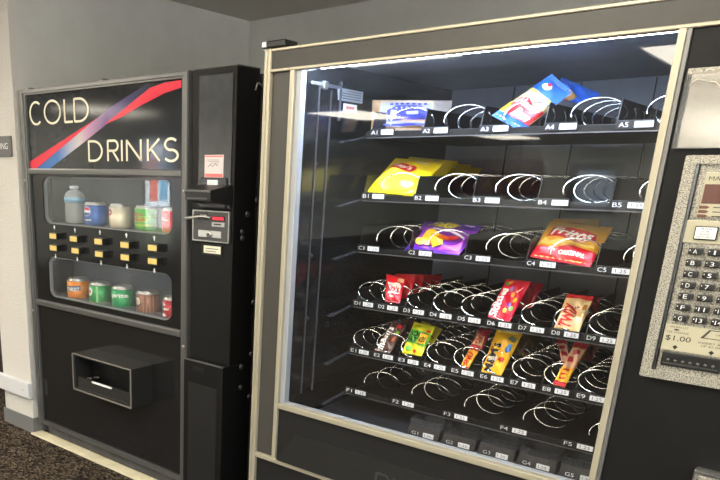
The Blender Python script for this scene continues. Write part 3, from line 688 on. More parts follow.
for ch, a, c in (('P', .488, .530), ('U', .545, .588), ('S', .604, .646), ('H', .662, .704)):
    t = MB(); stroke(t, GL[ch], a, c, .352, .404, .007, 0, PU)
    for v in t.bm.verts: v.co = fy(v.co.x, v.co.z)
    me = bpy.data.meshes.new('tmp'); t.bm.to_mesh(me); b.add([v.co.copy() for v in me.vertices], [tuple(p.vertices) for p in me.polygons], PU); bpy.data.meshes.remove(me); t.bm.free()
b.build('push_lettering', pf)
b = MB(); b.box(.0225, 1.044, .006, .03, .02, .3195, BLACK, .002); b.build('lower_panel', SM)
b = MB(); b.box(1.0675, XE, .002, .03, .02, 1.5235, BLACK_T, .002); rp = b.build('control_panel', SM)
b = MB(); b.box(.129, 1.0435, .010, .014, .536, 1.5235, pane_mat('front_glass', haze=.0045)); b.build('glass_pane', SM)
# inner compartment
LX, RX, BYY = .13, 1.09, .95
b = MB()
b.box(.124, LX, .032, BYY, .45, 1.56, LINER); b.build('liner_left', SM)
b = MB(); b.box(RX, RX + .006, .032, BYY, .45, 1.56, LINER); b.build('liner_right', SM)
b = MB(); b.box(.124, RX, BYY, BYY + .01, .45, 1.56, LINERB)
for x in (.36, .58, .80): b.box(x, x + .004, BYY - .004, BYY, .45, 1.55, DARK)
b.build('liner_back', SM)
b = MB(); b.box(.124, RX, .032, BYY, 1.553, 1.56, LINERB); b.build('liner_top', SM)
b = MB(); b.box(.124, RX, .032, BYY, .445, .45, SHELF); b.hexa([(.14, .16, .468), (1.08, .16, .468), (1.08, .80, .50), (.14, .80, .50), (.14, .16, .472), (1.08, .16, .472), (1.08, .80, .504), (.14, .80, .504)], mat('chute_grey', (44, 46, 50), .3, .3)); b.build('delivery_chute', SM)
LAMP = emis('fluorescent_diffuser', (206, 226, 255), 72.0)
b = MB(); b.box(.14, 1.06, .030, .084, 1.531, 1.538, LAMP, .002); b.build('interior_lamp', SM)
b = MB(); b.box(.13, 1.07,   .032, .10, 1.5415, 1.550, WHITE, .002); b.build('lamp_housing', SM)
# stickers and bracket on the left liner
YZ = lambda x: (lambda s, t: Vector((x, s, t)))
b = MB(); x = LX + .001
b.add([(x, .19, 1.458), (x, .329, 1.458), (x, .329, 1.492), (x, .182, 1.493)], [(0, 1, 2, 3)], mat('grey_rating_plate', (150, 156, 162), .4))
for k in range(4): b.add([(x + .0006, .21 + .03 * (k == 3), 1.464 + k * .007), (x + .0006, .318, 1.464 + k * .007), (x + .0006, .318, 1.4665 + k * .007), (x + .0006, .21 + .03 * (k == 3), 1.4665 + k * .007)], [(0, 1, 2, 3)], ink((70, 74, 80)))
b.build('rating_plate', SM)
b = MB(); b.box(x, x + .002, .221, .296, 1.429, 1.451, WHITE); b.box(x + .002, x + .0025, .235, .28, 1.436, 1.4445, ink((200, 130, 120))); b.build('warning_sticker', SM)
b = MB(); SEAM = mat('dull_seam_strip', (62, 64, 68), .4); b.box(LX, LX + .006, .045, .20, 1.488, 1.497, STEEL, .002); b.box(LX, LX + .012, .10, .12, 1.480, 1.502, STEEL, .002); b.box(LX, LX + .006, .197, .203, 1.40, 1.51, SEAM, .001); b.box(LX, LX + .004, .088, .092, .55, 1.50, SEAM, .001); b.box(LX, LX + .004, .15, .154, .55, 1.48, SEAM); b.build('hinge_bracket', SM)
for y, z in ((.098, 1.269), (.10, 1.0), (.10, .8)):
    b = MB(); b.lathe([(.008, 0), (.006, .004)], DARK, 10, (LX, y, z), 'x'); b.build('liner_bolt', SM)

# coils: one mesh per size, a copy for every lane
def coil_mesh(name, rx, rz, pitch, turns, wire, a0=205, n=22):
    b = MB(); P = []
    N = int(turns * n)
    for i in range(N + 1):
        a = math.radians(a0 - 360 * i / n); P.append((rx * math.cos(a), pitch * i / n, rz * math.sin(a)))
    b.tube(P, wire, CHROME, 6)
    o = b.build(name); me = o.data; bpy.data.objects.remove(o); return me
C_WIDE = coil_mesh('wide_coil', .058, .0345, .088, 4.5, .0023)
C_SLIM = coil_mesh('slim_coil', .0445, .0285, .070, 4.5, .0021, 275)
C_SLIM2 = coil_mesh('slim_deep_coil', .0445, .0285, .060, 7, .0020, 275)
C_LONG = coil_mesh('open_coil', .053, .033, .087, 7, .0018)
def coil(me, x, y, z):
    o = bpy.data.objects.new('coil', me); COL.objects.link(o); o.parent = SM; o.location = Vector((x, y, z)) - Vector(SM['base']); return o
BK_TAG = mat('black_tag', (14, 14, 15), .4)
def price_tag(tray, x, y, z, code, w=.036, gap=.021, s=1.0):
    b = MB(); h = .0165
    b.box(x - gap - .016, x + gap + w / 2 + .003, y - .003, y + .001, z - h / 2 - .002, z + h / 2 + .002, BK_TAG, .001)
    b.box(x + gap - w / 2, x + gap + w / 2, y - .0045, y - .002, z - h / 2 + .0015, z + h / 2 - .0015, WHITE)
    b.text(code, WHITE, XZ(y - .0036), x - gap - .010, z - .0055, .021, .011)
    b.text('1.25', ink((60, 60, 66)), XZ(y - .0049), x + gap - w * .32, z - .0042, w * .64, .0085)
    return b.build('price_tag', tray)
SY = .25
ROWS = [('A', 1.3662, .2543, .1699, 5, C_WIDE, .075, .0335), ('B', 1.1815, .2432, .1774, 5, C_WIDE, .075, .0345), ('C', 1.0227, .2426, .1759, 5, C_WIDE, .075, .0355),
        ('D', .8460, .2431, .0883, 9, C_SLIM, .004, .0375), ('E', .6879, .2434, .0885, 9, C_SLIM2, .002, .0385), ('F', .5484, .2419, .1754, 5, C_LONG, .072, .0395)]
TABM = mat('smoky_metal_tab', (84, 88, 94), .25, .7)
for (L, z, x0, p, n, me, dx, dz) in ROWS:
    b = MB()
    b.box(.205, 1.085, SY + .006, .90, z - .013, z - .008, SHELF)
    b.box(.203, 1.085, SY, SY + .008, z - .014, z + .009 if n == 9 else z + .003, SHELF, .001)
    b.box(.203, 1.085, SY - .002, SY + .004, z - .0165, z - .0135, mat('shelf_edge_metal', (110, 112, 116), .3, .6))
    for k in range(n + 1):
        xd = x0 + k * p + dx - p / 2 if n == 9 else x0 + k * p - .043
        if L == 'F' : continue
        hh = .062 if n == 5 else .042
        if xd > 1.08: continue
        b.add([(xd, SY + .012, z - .008), (xd, .88, z - .008), (xd, .88, z + hh), (xd, SY + .03, z + hh), (xd + .002, SY + .012, z - .008), (xd + .002, .88, z - .008), (xd + .002, .88, z + hh), (xd + .002, SY + .03, z + hh)],
              [(0, 1, 2, 3), (7, 6, 5, 4), (0, 3, 7, 4), (3, 2, 6, 7), (2, 1, 5, 6)], SHELF)
    tray = b.build('tray', SM)
    b = MB(); b.hexa([(.196, SY + .02, z - .012), (.208, SY + .02, z - .012), (.202, .13, z - .034), (.186, .13, z - .034), (.196, SY + .02, z - .008), (.208, SY + .02, z - .008), (.202, .13, z - .030), (.186, .13, z - .030)], TABM); b.build('runner', tray)
    for k in range(n):
        price_tag(tray, x0 + k * p, SY - .001, z, '%s%d' % (L, k + 1), .036 if n == 9 else .040, .020 if n == 9 else .022)
        xc = x0 + k * p + dx
        coil(me, xc, SY + .014, z + dz)
# clear gum racks along the bottom
CLR = pane_mat('clear_plastic', (.86, .88, .9), 1.0, .08, haze=.05)
b = MB(); b.box(.42, 1.085, .205, .22, .452, .474, SHELF); gt = b.build('gum_shelf', SM)
for k in range(5):
    x = .5265 + k * .113
    b = MB(); b.hexa([(x - .05, .184, .470), (x + .052, .184, .470), (x + .052, .23, .470), (x - .05, .23, .470), (x - .05, .196, .505), (x + .052, .196, .505), (x + .052, .23, .505), (x - .05, .23, .505)], mat('gum_rack_grey', (30, 28, 30), .35))
    g = b.build('gum_rack', SM)
    b = MB(); b.box(x - .05, x + .052, .20, .203, .503, .524, CLR); b.box(x - .032, x + .036, .26, .262, .505, .535, CLR); b.box(x - .05, x - .048, .20, .40, .503, .524, CLR); b.box(x + .05, x + .052, .20, .40, .503, .524, CLR)
    for q in (-.024, .002, .028): b.box(x + q, x + q + .0015, .198, .203, .503, .524, CLR)
    b.build('clear_divider', g)
    t = MB(); t.box(x + .004, x + .038, .1815, .1845, .478, .492, WHITE); t.text('G%d' % (k + 1), WHITE, XZ(.1825), x - .034, .480, .022, .0105); t.text('1.25', ink((60, 60, 66)), XZ(.1810), x + .009, .4815, .022, .007); t.build('price_tag', g)

# keypad panel
def speckle():
    M = bpy.data.materials.new('speckled_silver_paint'); M.use_nodes = True; nt = M.node_tree; p = nt.nodes['Principled BSDF']
    tc = nt.nodes.new('ShaderNodeTexCoord'); n = nt.nodes.new('ShaderNodeTexNoise'); n.inputs['Scale'].default_value = 420; n.inputs['Detail'].default_value = 2
    nt.links.new(tc.outputs['Object'], n.inputs['Vector']); r = nt.nodes.new('ShaderNodeValToRGB'); e = r.color_ramp.elements
    e[0].position = .36; e[0].color = (*lin((104, 100, 92)), 1); e[1].position = .6; e[1].color = (*lin((190, 186, 174)), 1)
    nt.links.new(n.outputs['Fac'], r.inputs['Fac']); nt.links.new(r.outputs['Color'], p.inputs['Base Color']); p.inputs['Roughness'].default_value = .4; p.inputs['Metallic'].default_value = .35; return M
SPK = speckle(); PLT = mat('ivory_keypad_plate', (180, 174, 150), .45)
KX0, KX1, KZ0, KZ1 = 1.1035, 1.415, .830, 1.2875
b = MB(); b.plate(rrect(KX0, KX1, KZ0, KZ1, .004), [[(KX0 + .020, KZ0 + .017), (KX1 - .02, KZ0 + .017), (KX1 - .02, KZ1 - .016), (KX0 + .020, KZ1 - .016)]], -.014, .004, SPK); kp = b.build('keypad_frame', rp)
b = MB(); b.box(KX0 + .018, KX1 - .018, -.004, .004, KZ0 + .015, KZ1 - .014, SPK)
b.box(KX0 + .020, KX0 + .0255, -.010, -.003, KZ0 + .017, KZ1 - .016, mat('dark_chrome_rail', (110, 112, 116), .2, .9), .001); b.box(KX0 + .0255, KX0 + .0275, -.006, -.003, KZ0 + .017, KZ1 - .016, DARK); b.build('backplate', kp)
TXT_I = ink((58, 54, 48), .5)
b = MB(); b.box(1.136, 1.39, -.007, -.004, 1.168, 1.262, SPK); b.box(1.143, 1.385, -.0085, -.006, 1.171, 1.256, PLT, .001)
b.text('MAKE SELECTION', TXT_I, XZ(-.009), 1.150, 1.240, .11, .008)
b.box(1.146, 1.32, -.0095, -.008, 1.196, 1.233, mat('red_brown_display', (92, 54, 46), .12))
for k, s in enumerate(('SOLD OUT', 'MAKE ANOTHER', 'USE CHANGE')):
    z = 1.189 - k * .0085
    b.flat([[(1.144, z - .003), (1.157, z - .003), (1.162, z), (1.157, z + .003), (1.144, z + .003)]], mat('brown_arrow', (104, 70, 54), .4), XZ(-.0092)); b.box(1.168, 1.168 + .0055 * len(s), -.0089, -.0084, z - .001, z + .0008, TXT_I)
b.build('display', kp)
b = MB(); b.box(1.127, 1.39, -.0075, -.004, 1.118, 1.163, PLT, .001); pp = b.build('button_plate', kp)
b = MB(); b.box(1.146, 1.186, -.013, -.007, 1.1255, 1.1525, DARK, .002); b.box(1.148, 1.1835, -.0145, -.012, 1.1275, 1.1505, WHITE, .001)
for k, s in enumerate(('PUSH', 'FOR', 'MONEY', 'RETURN')):
    wd = .0062 * len(s) * .72; b.text(s, TXT_I, XZ(-.0148), 1.1655 - wd / 2, 1.1452 - k * .0052, wd, .0038)
b.build('return_button', pp)
KEYM = mat('key_black_rubber', (30, 30, 30), .35)
C1 = 'ABCDEFG'; C2 = ['1', '3', '5', '7', '9', '11', '13']; C3 = ['2', '4', '6', '8', '10', '12', '14']
for r in range(7):
    z = 1.1022 - r * .0230
    for c, s in ((0, C1[r]), (1, C2[r]), (2, C3[r])):
        x = 1.1555 + c * .0335
        b = MB(); b.box(x - .0128, x + .0128, -.014, -.003, z - .0068, z + .0068, KEYM, .002); k = b.build('key', kp)
        wd = .007 if len(s) == 1 and s != '1' else (.003 if s == '1' else .011)
        b = MB(); b.text(s, WHITE, XZ(-.0144), x - wd / 2, z - .0042, wd, .0085)
        b.box(x - .0105, x - .0085, -.0144, -.0138, z + .001, z + .003, WHITE); b.build('key_legend', k)
b = MB(); b.box(1.131, 1.39, -.0065, -.004, .893, .949, PLT, .001)
b.text('WHEN LIT', TXT_I, XZ(-.0068), 1.140, .942, .033, .004); b.text('USE CHANGE', TXT_I, XZ(-.0068), 1.136, .931, .040, .004)
b.flat([ell(1.153, .9385, .005, .0018)], TXT_I, XZ(-.0068))
b.text('$1.00', ink((30, 28, 26), .5), XZ(-.0069), 1.136, .9135, .046, .0125)
b.text('INSERT BILL FACE', TXT_I, XZ(-.0068), 1.196, .9165, .075, .0042); b.text('UP AS SHOWN', TXT_I, XZ(-.0068), 1.202, .910, .055, .0042)
for x, z in ((1.157, .902), (1.222, .901)): b.flat([[(x - .005, z), (x, z - .0055), (x + .005, z), (x, z + .004)]], ink((30, 28, 26), .5), XZ(-.0069))
for q in ([(1.197, .928), (1.29, .928), (1.30, .947), (1.21, .947)],): b.flat([q, [(1.2035, .9295), (1.286, .9295), (1.294, .9455), (1.213, .9455)]], TXT_I, XZ(-.0069))
b.flat([ell(1.25, .938, .012, .005)], TXT_I, XZ(-.0069)); b.text('ONE', TXT_I, XZ(-.0069), 1.222, .936, .014, .004)
b.build('instruction_plate', kp)
b = MB(); b.box(1.137, 1.245, -.011, -.004, .860, .8905, DARK, .002); b.box(1.142, 1.240, -.013, -.010, .863, .868, mat('slot_lip', (40, 40, 42), .4), .001)
for k in range(7): b.lathe([(.003, 0), (.002, -.002)], GREYM, 8, (1.150 + k * .0135, -.011, .8735), 'y')
b.build('bill_slot', kp)
b = MB(); b.box(1.244, 1.33, -.022, .004, .590, .651, STEEL, .004); b.box(1.254, 1.32, -.024, -.02, .596, .640, SPK, .003); b.box(1.247, 1.327, -.026, -.02, .643, .650, GREYM, .001); b.build('coin_return', rp)
# paper list in its clear sleeve
t = thing('paper_list', 'faded paper list in a torn clear sleeve taped above the keypad', 'paper', (1.22, 0, 1.30))
b = MB(); b.box(1.084, 1.38, -.010, -.006, 1.302, 1.441, mat('faded_paper', (150, 143, 131), .6, noise=.08, nscale=25), .001)
FAD = ink((116, 110, 102), .6)
for k, s in enumerate(('A - 1', 'B - 1', 'C - 1', 'D - 1', 'E - 1', 'F - 1')): b.text(s, FAD, XZ(-.0106), 1.096, 1.412 - k * .0195, .030, .007); b.text(s[0] + ' - 6', FAD, XZ(-.0106), 1.20, 1.412 - k * .0195, .030, .007)
b.build('paper', t)
b = MB(); b.box(1.074, 1.385, -.006, .002, 1.437, 1.449, SPK, .002); b.box(1.074, 1.083, -.008, .002, 1.30, 1.44, pane_mat('sleeve_film', (.9, .9, .9), 1, .15, haze=.1)); b.box(1.083, 1.385, -.0125, -.0115, 1.30, 1.437, pane_mat('sleeve_film_clear', (.95, .95, .95), 1, .12, haze=.03))
for k in range(7):
    P = [(1.084 + .012 * j, -.013 - .003 * random.random(), 1.418 + .01 * math.sin(j * 1.3 + k) - .018 * (k % 3) * .3) for j in range(random.randint(3, 6))]
    P = [(x + .03 * k, y, z) for x, y, z in P]; b.tube(P, .0011, mat('sleeve_crease', (214, 208, 190), .3), 5)
b.build('clear_sleeve', t)

# ================================================================== SNACKS
def lerp(a, b, t): return a + (b - a) * t
def bag(name, label, cat, quad, yb, lean, base, art=None, bulge=.016, group=None, back=None, crimp=.07, side=.5, jag=True):
    """quad = top-left, top-right, bottom-right, bottom-left as surveyed; yb depth of the bottom edge, lean how far back the top edge lies"""
    yt = yb + lean
    TL, TR = at(*quad[0], yt), at(*quad[1], yt); BR, BL_ = at(*quad[2], yb), at(*quad[3], yb)
    ux = (BR - BL_ + TR - TL).normalized(); uy = (TL - BL_ + TR - BR).normalized(); nrm = ux.cross(uy).normalized()
    if nrm.y > 0: nrm = -nrm
    def S(s, t, off=0, sgn=1):
        p = lerp(lerp(BL_, BR, s), lerp(TL, TR, s), t)
        tt = min(max((t - crimp) / (1 - 2 * crimp), 0), 1); f = (math.sin(math.pi * tt) ** .55 if 0 < tt < 1 else 0) * (math.sin(math.pi * min(max(s, 0), 1)) ** .5 if 0 < s < 1 else 0)
        wv = .0016 * math.sin(9 * s + 4 * t) * math.sin(7 * t + 2 * s) * f / max(bulge, .001) * bulge * 6
        wr = 0
        if tt in (0, 1): wr = .0012 * math.sin(s * 60)
        return p + nrm * (sgn * (bulge * f + (wv if sgn > 0 else 0)) + wr + (off if sgn > 0 else 0))
    b = MB(); n, mm = 20, 24; base_m = base if not isinstance(base, tuple) else ink(base, .3)
    for sgn in (1, -1):
        vs = [S(i / n, j / mm, .0004 * 0, sgn) for j in range(mm + 1) for i in range(n + 1)]
        if sgn < 0: vs = [v - nrm * -.0 for v in vs]
        b.add(vs, [(j * (n + 1) + i, j * (n + 1) + i + 1, (j + 1) * (n + 1) + i + 1, (j + 1) * (n + 1) + i) for j in range(mm) for i in range(n)], base_m if sgn > 0 else (ink(back, .3) if back else base_m), True)
    if art:
        k = [0]
        def poly(rgb, pts, rough=.3): k[0] += 1; b.flat([pts], ink(rgb, rough), lambda s, t, o=.0007 + .00065 * k[0]: S(s, t, o), .04)
        def ring(rgb, a, c): k[0] += 1; b.flat([a, c], ink(rgb), lambda s, t, o=.0007 + .00065 * k[0]: S(s, t, o), .04)
        def text(rgb, s, s0, t0, w, h, rot=0, shear=0): k[0] += 1; b.text(s, ink(rgb), lambda s_, t_, o=.0007 + .00065 * k[0]: S(s_, t_, o), s0, t0, w, h, rot, shear, .04, .035)
        art(poly, text)
    lo = min((v.co.z for v in b.bm.verts)); c = (BL_ + BR) / 2
    o = b.build(name, None, loc=(c.x, c.y, lo)); return tag(o, label, cat, group)
R1 = lambda a, b_, c, d: [(a, c), (b_, c), (b_, d), (a, d)]
def shift(q, dx, dy): return [(u + dx, v + dy) for u, v in q]

# row A
def art_cookie(poly, text):
    LAV = (206, 204, 226)
    poly(LAV, R1(.02, .98, .02, .98)); poly((226, 186, 140), R1(.02, .16, .02, .98)); poly((226, 186, 140), [(.02, .02), (.98, .02), (.98, .16), (.02, .10)]); poly((222, 200, 170), R1(.16, .98, .9, .98))
    poly((70, 76, 180), [(.30, .30), (.95, .30), (.95, .70), (.80, .80), (.42, .80), (.30, .62)]); poly((214, 214, 236), R1(.36, .44, .36, .64)); poly((214, 214, 236), R1(.58, .78, .52, .62)); poly((214, 214, 236), R1(.74, .9, .68, .76))
    for k in range(7): poly((214, 214, 236), R1(.34 + k * .085, .365 + k * .085, .68, .74)); poly((70, 76, 180), R1(.33 + k * .09, .38 + k * .09, .80, .86))
    poly((70, 76, 180), R1(.10, .92, .10, .17)); poly((226, 160, 110), R1(.55, .95, .24, .29))
bag('cookie_pack', 'flat lavender cookie packet with blue building picture and orange edge, top row left', 'snack', [(372.5, 100), (435, 100.5), (433, 130), (371, 131)], .345, .02, (214, 190, 160), art_cookie, .008)
bag('cookie_pack', 'pale packet edge peeping out behind the lavender cookie packet in the top row', 'snack', [(408, 100), (452, 100.5), (450, 125), (408, 126)], .49, .02, (206, 196, 190), None, .008)
def art_bun(poly, text):
    poly((40, 110, 220), R1(0, 1, 0, .15)); poly((40, 110, 220), R1(0, 1, .66, 1)); poly((240, 196, 40), [(0, .13), (.28, .13), (.16, .33), (0, .33)]); poly((240, 210, 90), R1(0, 1, .62, .67))
    poly((240, 206, 150), ell(.55, .45, .44, .22)); poly((250, 232, 196), ell(.6, .52, .3, .12)); poly((206, 40, 48), [(.30, .13), (1, .13), (1, .46), (.72, .42), (.40, .50), (.14, .46), (.12, .30)])
    text((250, 246, 240), 'Honey', .18, .31, .74, .16, 0, .15); text((250, 246, 240), 'Bun', .38, .145, .52, .165, 0, .15)
    poly((236, 240, 250), ell(.38, .80, .17, .06)); poly((200, 40, 50), ell(.38, .845, .08, .03))
bag('snack_cake', 'blue, red and cream iced bun packet tilted against the coil, top row', 'snack', [(552, 74), (572, 93), (521.5, 131.5), (491.5, 115.5)], .285, .05, (236, 200, 150), art_bun, .016)
def art_bun2(poly, text):
    poly((230, 170, 90), ell(.45, .2, .3, .2))
bag('snack_cake', 'blue bun packet lying behind the tilted one, top row', 'snack', [(562, 77), (601, 94), (580, 104.5), (549, 97)], .40, .04, (36, 104, 214), art_bun2, .012)
# row B
def art_lays(poly, text):
    poly((250, 226, 60), ell(.45, .35, .36, .26)); poly((204, 30, 44), [(.16, .58), (.30, .78), (.62, .70), (.72, .64), (.60, .56), (.34, .54)]); poly((240, 214, 40), [(.66, .62), (.8, .70), (.72, .60)])
    text((250, 250, 246), "Lay's", .25, .585, .34, .13, -.06, .15); poly((238, 190, 70), ell(.72, .2, .2, .12)); poly((250, 220, 130), ell(.76, .22, .13, .08)); poly((252, 246, 220), [(.56, .82), (.78, .86), (.8, .82), (.6, .79)])
LQ = [(395.7, 158), (444.7, 162.4), (412.4, 195.8), (365.6, 192)]
GB = 'yellow chip bags at the left of the second row'
bag('chip_bag', 'bright yellow potato chip bag with a red banner, front of the second row', 'snack', LQ, .285, .12, (244, 218, 24), art_lays, .020, GB)
bag('chip_bag', 'yellow chip bag directly behind the bright front yellow one', 'snack', shift(LQ, 14, -1.2), .40, .12, (232, 206, 40), art_lays, .016, GB)  # bags behind repeat the front one, shade painted in as duller yellow
bag('chip_bag', 'yellow chip bag third from the glass, behind two others', 'snack', shift(LQ, 27, 2.5), .51, .12, (232, 206, 40), art_lays, .016, GB)
bag('chip_bag', 'yellow chip bag hindmost of the four in the second row', 'snack', shift(LQ, 38, 6), .62, .12, (232, 206, 40), art_lays, .014, GB)
# row C
def art_takis(poly, text):
    poly((88, 30, 170), R1(0, 1, .80, 1)); poly((88, 30, 170), [(0, 0), (1, 0), (1, .06), (0, .12)]); poly((200, 70, 226), [(.1, .35), (.3, .6), (.34, .3), (.2, .2)]); poly((206, 74, 230), [(.62, .10), (.97, .12), (.95, .5), (.75, .55)])
    poly((214, 180, 226), [(.02, .2), (.3, .28), (.28, .36), (.04, .3)]); poly((110, 40, 150), ell(.58, .42, .36, .26)); poly((226, 214, 232), [(.32, .64), (.6, .70), (.93, .48), (.95, .42), (.62, .62), (.34, .58)])
    poly((240, 200, 40), ell(.36, .36, .14, .2)); poly((220, 50, 40), [(.38, .4), (.52, .48), (.8, .5), (.86, .42), (.6, .3), (.5, .14), (.42, .2)]); poly((244, 210, 50), [(.44, .5), (.6, .42), (.66, .2), (.5, .12), (.4, .3)]); poly((230, 190, 40), ell(.24, .22, .09, .1)); poly((238, 120, 40), ell(.6, .38, .1, .06))
    text((240, 224, 60), 'Takis', .20, .68, .52, .20, .02, .25); poly((238, 224, 90), [(.46, .9), (.58, .94), (.62, .88)]); text((230, 220, 246), 'Fuego', .78, .84, .17, .07)
bag('chip_bag', 'purple rolled tortilla chip bag with yellow lettering in the third row', 'snack', [(425, 221.5), (482, 226.5), (457, 257), (405, 250)], .285, .10, (140, 50, 210), art_takis, .018)
def art_fritos(poly, text):
    poly((206, 24, 40), [(0, 0), (1, 0), (1, .30), (.62, .36), (.3, .26), (0, .26)]); poly((250, 214, 110), [(.02, .3), (.3, .3), (.6, .4), (.95, .36), (.9, .42), (.5, .46), (.2, .38), (.1, .5)]); poly((206, 24, 40), [(.12, .50), (.16, .72), (.40, .78), (.86, .70), (.90, .52), (.5, .44)])
    text((250, 248, 244), 'Fritos', .20, .515, .64, .21, -.02, .1); text((250, 240, 220), 'ORIGINAL', .42, .14, .44, .085, -.05); text((250, 240, 220), 'The', .24, .18, .12, .07); text((250, 240, 220), 'CORN CHIPS', .45, .455, .3, .04)
FQ = [(550.5, 221), (613, 227.5), (590, 267.5), (530, 257)]
GF = 'corn chip bags in the third row'
bag('chip_bag', 'golden yellow and red corn chip bag at the front of the third row', 'snack', FQ, .285, .10, (236, 176, 50), art_fritos, .020, GF)
bag('chip_bag', 'golden chip bag edge showing behind the front yellow and red bag', 'snack', [(553, 218.5), (599, 219), (598, 250), (552, 248)], .42, .06, (222, 166, 60), art_fritos, .016, GF)  # same bag as in front, its shade put into a duller base colour
# row D
def art_kit(poly, text):
    poly((240, 234, 230), [(.22, .28), (.90, .34), (.94, .62), (.8, .74), (.2, .66)]); text((210, 30, 40), 'KitKat', .24, .36, .64, .22, .04); poly((220, 170, 130), R1(.68, .98, .78, .93)); poly((150, 20, 30), R1(0, 1, 0, .08)); poly((236, 226, 220), [(.3, .2), (.6, .16), (.62, .22), (.32, .26)])
KQ = [(386.4, 274), (405.5, 278), (399.5, 304), (385, 301.5)]
GK = 'red wafer bars in the fourth row'
bag('candy_bar', 'bright red wafer bar pack with white oval lettering, second lane of the fourth row', 'snack', KQ, .268, .05, (222, 26, 40), art_kit, .010, GK)
for k, wd in enumerate(('directly behind', 'second behind', 'third behind', 'hindmost behind')):
    bag('candy_bar', 'red wafer bar pack %s the bright front one in the fourth row' % wd, 'snack', shift([(387, 274.5), (407, 275.5), (401, 300), (386, 299)], 9 + 8.6 * k, -1.0 + .3 * k), .33 + .055 * k, .03, (196, 26, 38), None, .008, GK)
def art_skit(poly, text):
    text((250, 248, 246), 'Skittles', .34, .03, .70, .36, math.pi / 2 * .96, .0)
    for s, t, c in ((.62, .62, (250, 150, 40)), (.8, .5, (250, 210, 50)), (.66, .38, (120, 60, 150)), (.82, .30, (90, 190, 70)), (.62, .22, (250, 200, 60)), (.2, .86, (90, 170, 60)), (.3, .9, (250, 150, 50)), (.5, .74, (120, 60, 150))): poly(c, ell(s, t, .085, .055))
    text((250, 230, 230), 'Original', .78, .64, .2, .06, .9)
GS = 'red fruit candy packs in the fourth row'
SQ = [(506.7, 279), (531, 281.5), (509, 323), (487.5, 316.7)]
bag('candy_bag', 'red fruit candy pack with white sideways lettering and coloured dots, fourth row', 'snack', SQ, .268, .06, (214, 24, 58), art_skit, .011, GS)
bag('candy_bag', 'dark red candy pack corner showing behind the red fruit candy pack', 'snack', [(520, 280.5), (544.5, 283.5), (530, 310), (508, 306)], .35, .05, (170, 24, 44), None, .009, GS)
def art_twix(poly, text):
    poly((196, 30, 40), R1(0, 1, .88, 1)); text((206, 28, 40), 'TWIX', .62, .06, .62, .50, math.pi / 2 * .97, 0); poly((232, 210, 160), [(.7, .5), (.98, .56), (.98, .84), (.76, .8)]); poly((176, 120, 60), [(.8, .56), (.94, .6), (.94, .76), (.82, .74)]); poly((222, 170, 90), R1(.05, .95, .02, .06))
GT = 'gold caramel biscuit bars in the fourth row'
TQ = [(567.5, 294), (594, 297), (578, 334), (554, 327.5)]
bag('candy_bar', 'cream and gold biscuit bar with red sideways lettering in the fourth row', 'snack', TQ, .268, .06, (222, 190, 136), art_twix, .011, GT)
bag('candy_bar', 'dark wrapper edge showing behind the cream and gold biscuit bar', 'snack', [(580, 294), (601, 297), (596, 320), (576, 316)], .34, .05, (120, 40, 40), None, .008, GT)
# row E
def art_mm(poly, text):
    text((244, 242, 240), "m&m's", .44, .08, .70, .42, math.pi / 2 * .98, 0); poly((220, 120, 70), ell(.78, .46, .13, .08)); poly((200, 40, 50), ell(.72, .86, .16, .06)); poly((120, 170, 60), ell(.82, .66, .1, .05)); poly((150, 130, 120), R1(.02, .98, .02, .07))
bag('candy_bag', 'brown chocolate candy pack with white sideways lettering, second lane of the fifth row', 'snack', [(393.5, 320.5), (406.5, 324), (390, 354.5), (374, 351)], .268, .06, (76, 44, 40), art_mm, .010)
bag('candy_bag', 'dark candy pack behind the brown one in the fifth row', 'snack', [(402, 318.5), (415, 320), (403, 346), (388, 344)], .34, .05, (84, 42, 40), None, .008)
def art_sour(poly, text):
    poly((226, 220, 40), R1(0, 1, .76, 1)); poly((90, 190, 60), [(0, .34), (1, .30), (1, .74), (0, .76)]); text((24, 40, 24), 'SOUR', .10, .52, .8, .18, .02); text((24, 40, 24), 'PATCH', .08, .33, .84, .18, .02); poly((240, 190, 50), R1(.55, .95, .36, .68)); text((40, 40, 24), 'KIDS', .58, .42, .34, .16); poly((220, 60, 50), ell(.85, .8, .1, .05)); poly((90, 180, 60), ell(.3, .16, .12, .08)); poly((220, 70, 60), ell(.62, .1, .08, .05))
bag('candy_bag', 'yellow and green sour candy pack, third lane of the fifth row', 'snack', [(414.5, 322), (435, 327.5), (421.5, 356.5), (401.5, 353)], .268, .06, (220, 216, 40), art_sour, .011)
bag('candy_bag', 'yellow candy pack corner jutting out behind the yellow and green sour one', 'snack', [(422, 321), (442.5, 329), (432, 346), (412, 342)], .34, .05, (208, 190, 44), None, .008)
def art_hund(poly, text):
    poly((172, 26, 44), R1(0, 1, .74, 1)); poly((172, 26, 44), R1(0, 1, 0, .08)); text((206, 36, 40), 'SNO', .72, .14, .50, .5, math.pi / 2, 0)
GH = 'thin yellow and red bars, fifth lane of the fifth row'
bag('candy_bar', 'short yellow and red candy bar, front of the fifth lane of the fifth row', 'snack', [(472, 343.5), (481.5, 346), (468, 369.5), (460, 367)], .268, .04, (240, 180, 50), art_hund, .008, GH)
def art_red2(poly, text):
    poly((236, 200, 150), [(.1, .08), (.9, .1), (.8, .6), (.3, .6)]); text((200, 36, 48), 'SNO', .7, .2, .5, .45, math.pi / 2, 0)
bag('candy_bar', 'red topped candy bar leaning behind the short yellow and red one', 'snack', [(479.5, 327.5), (492, 330), (482, 350), (470, 347)], .33, .05, (180, 30, 46), art_red2, .008, GH)
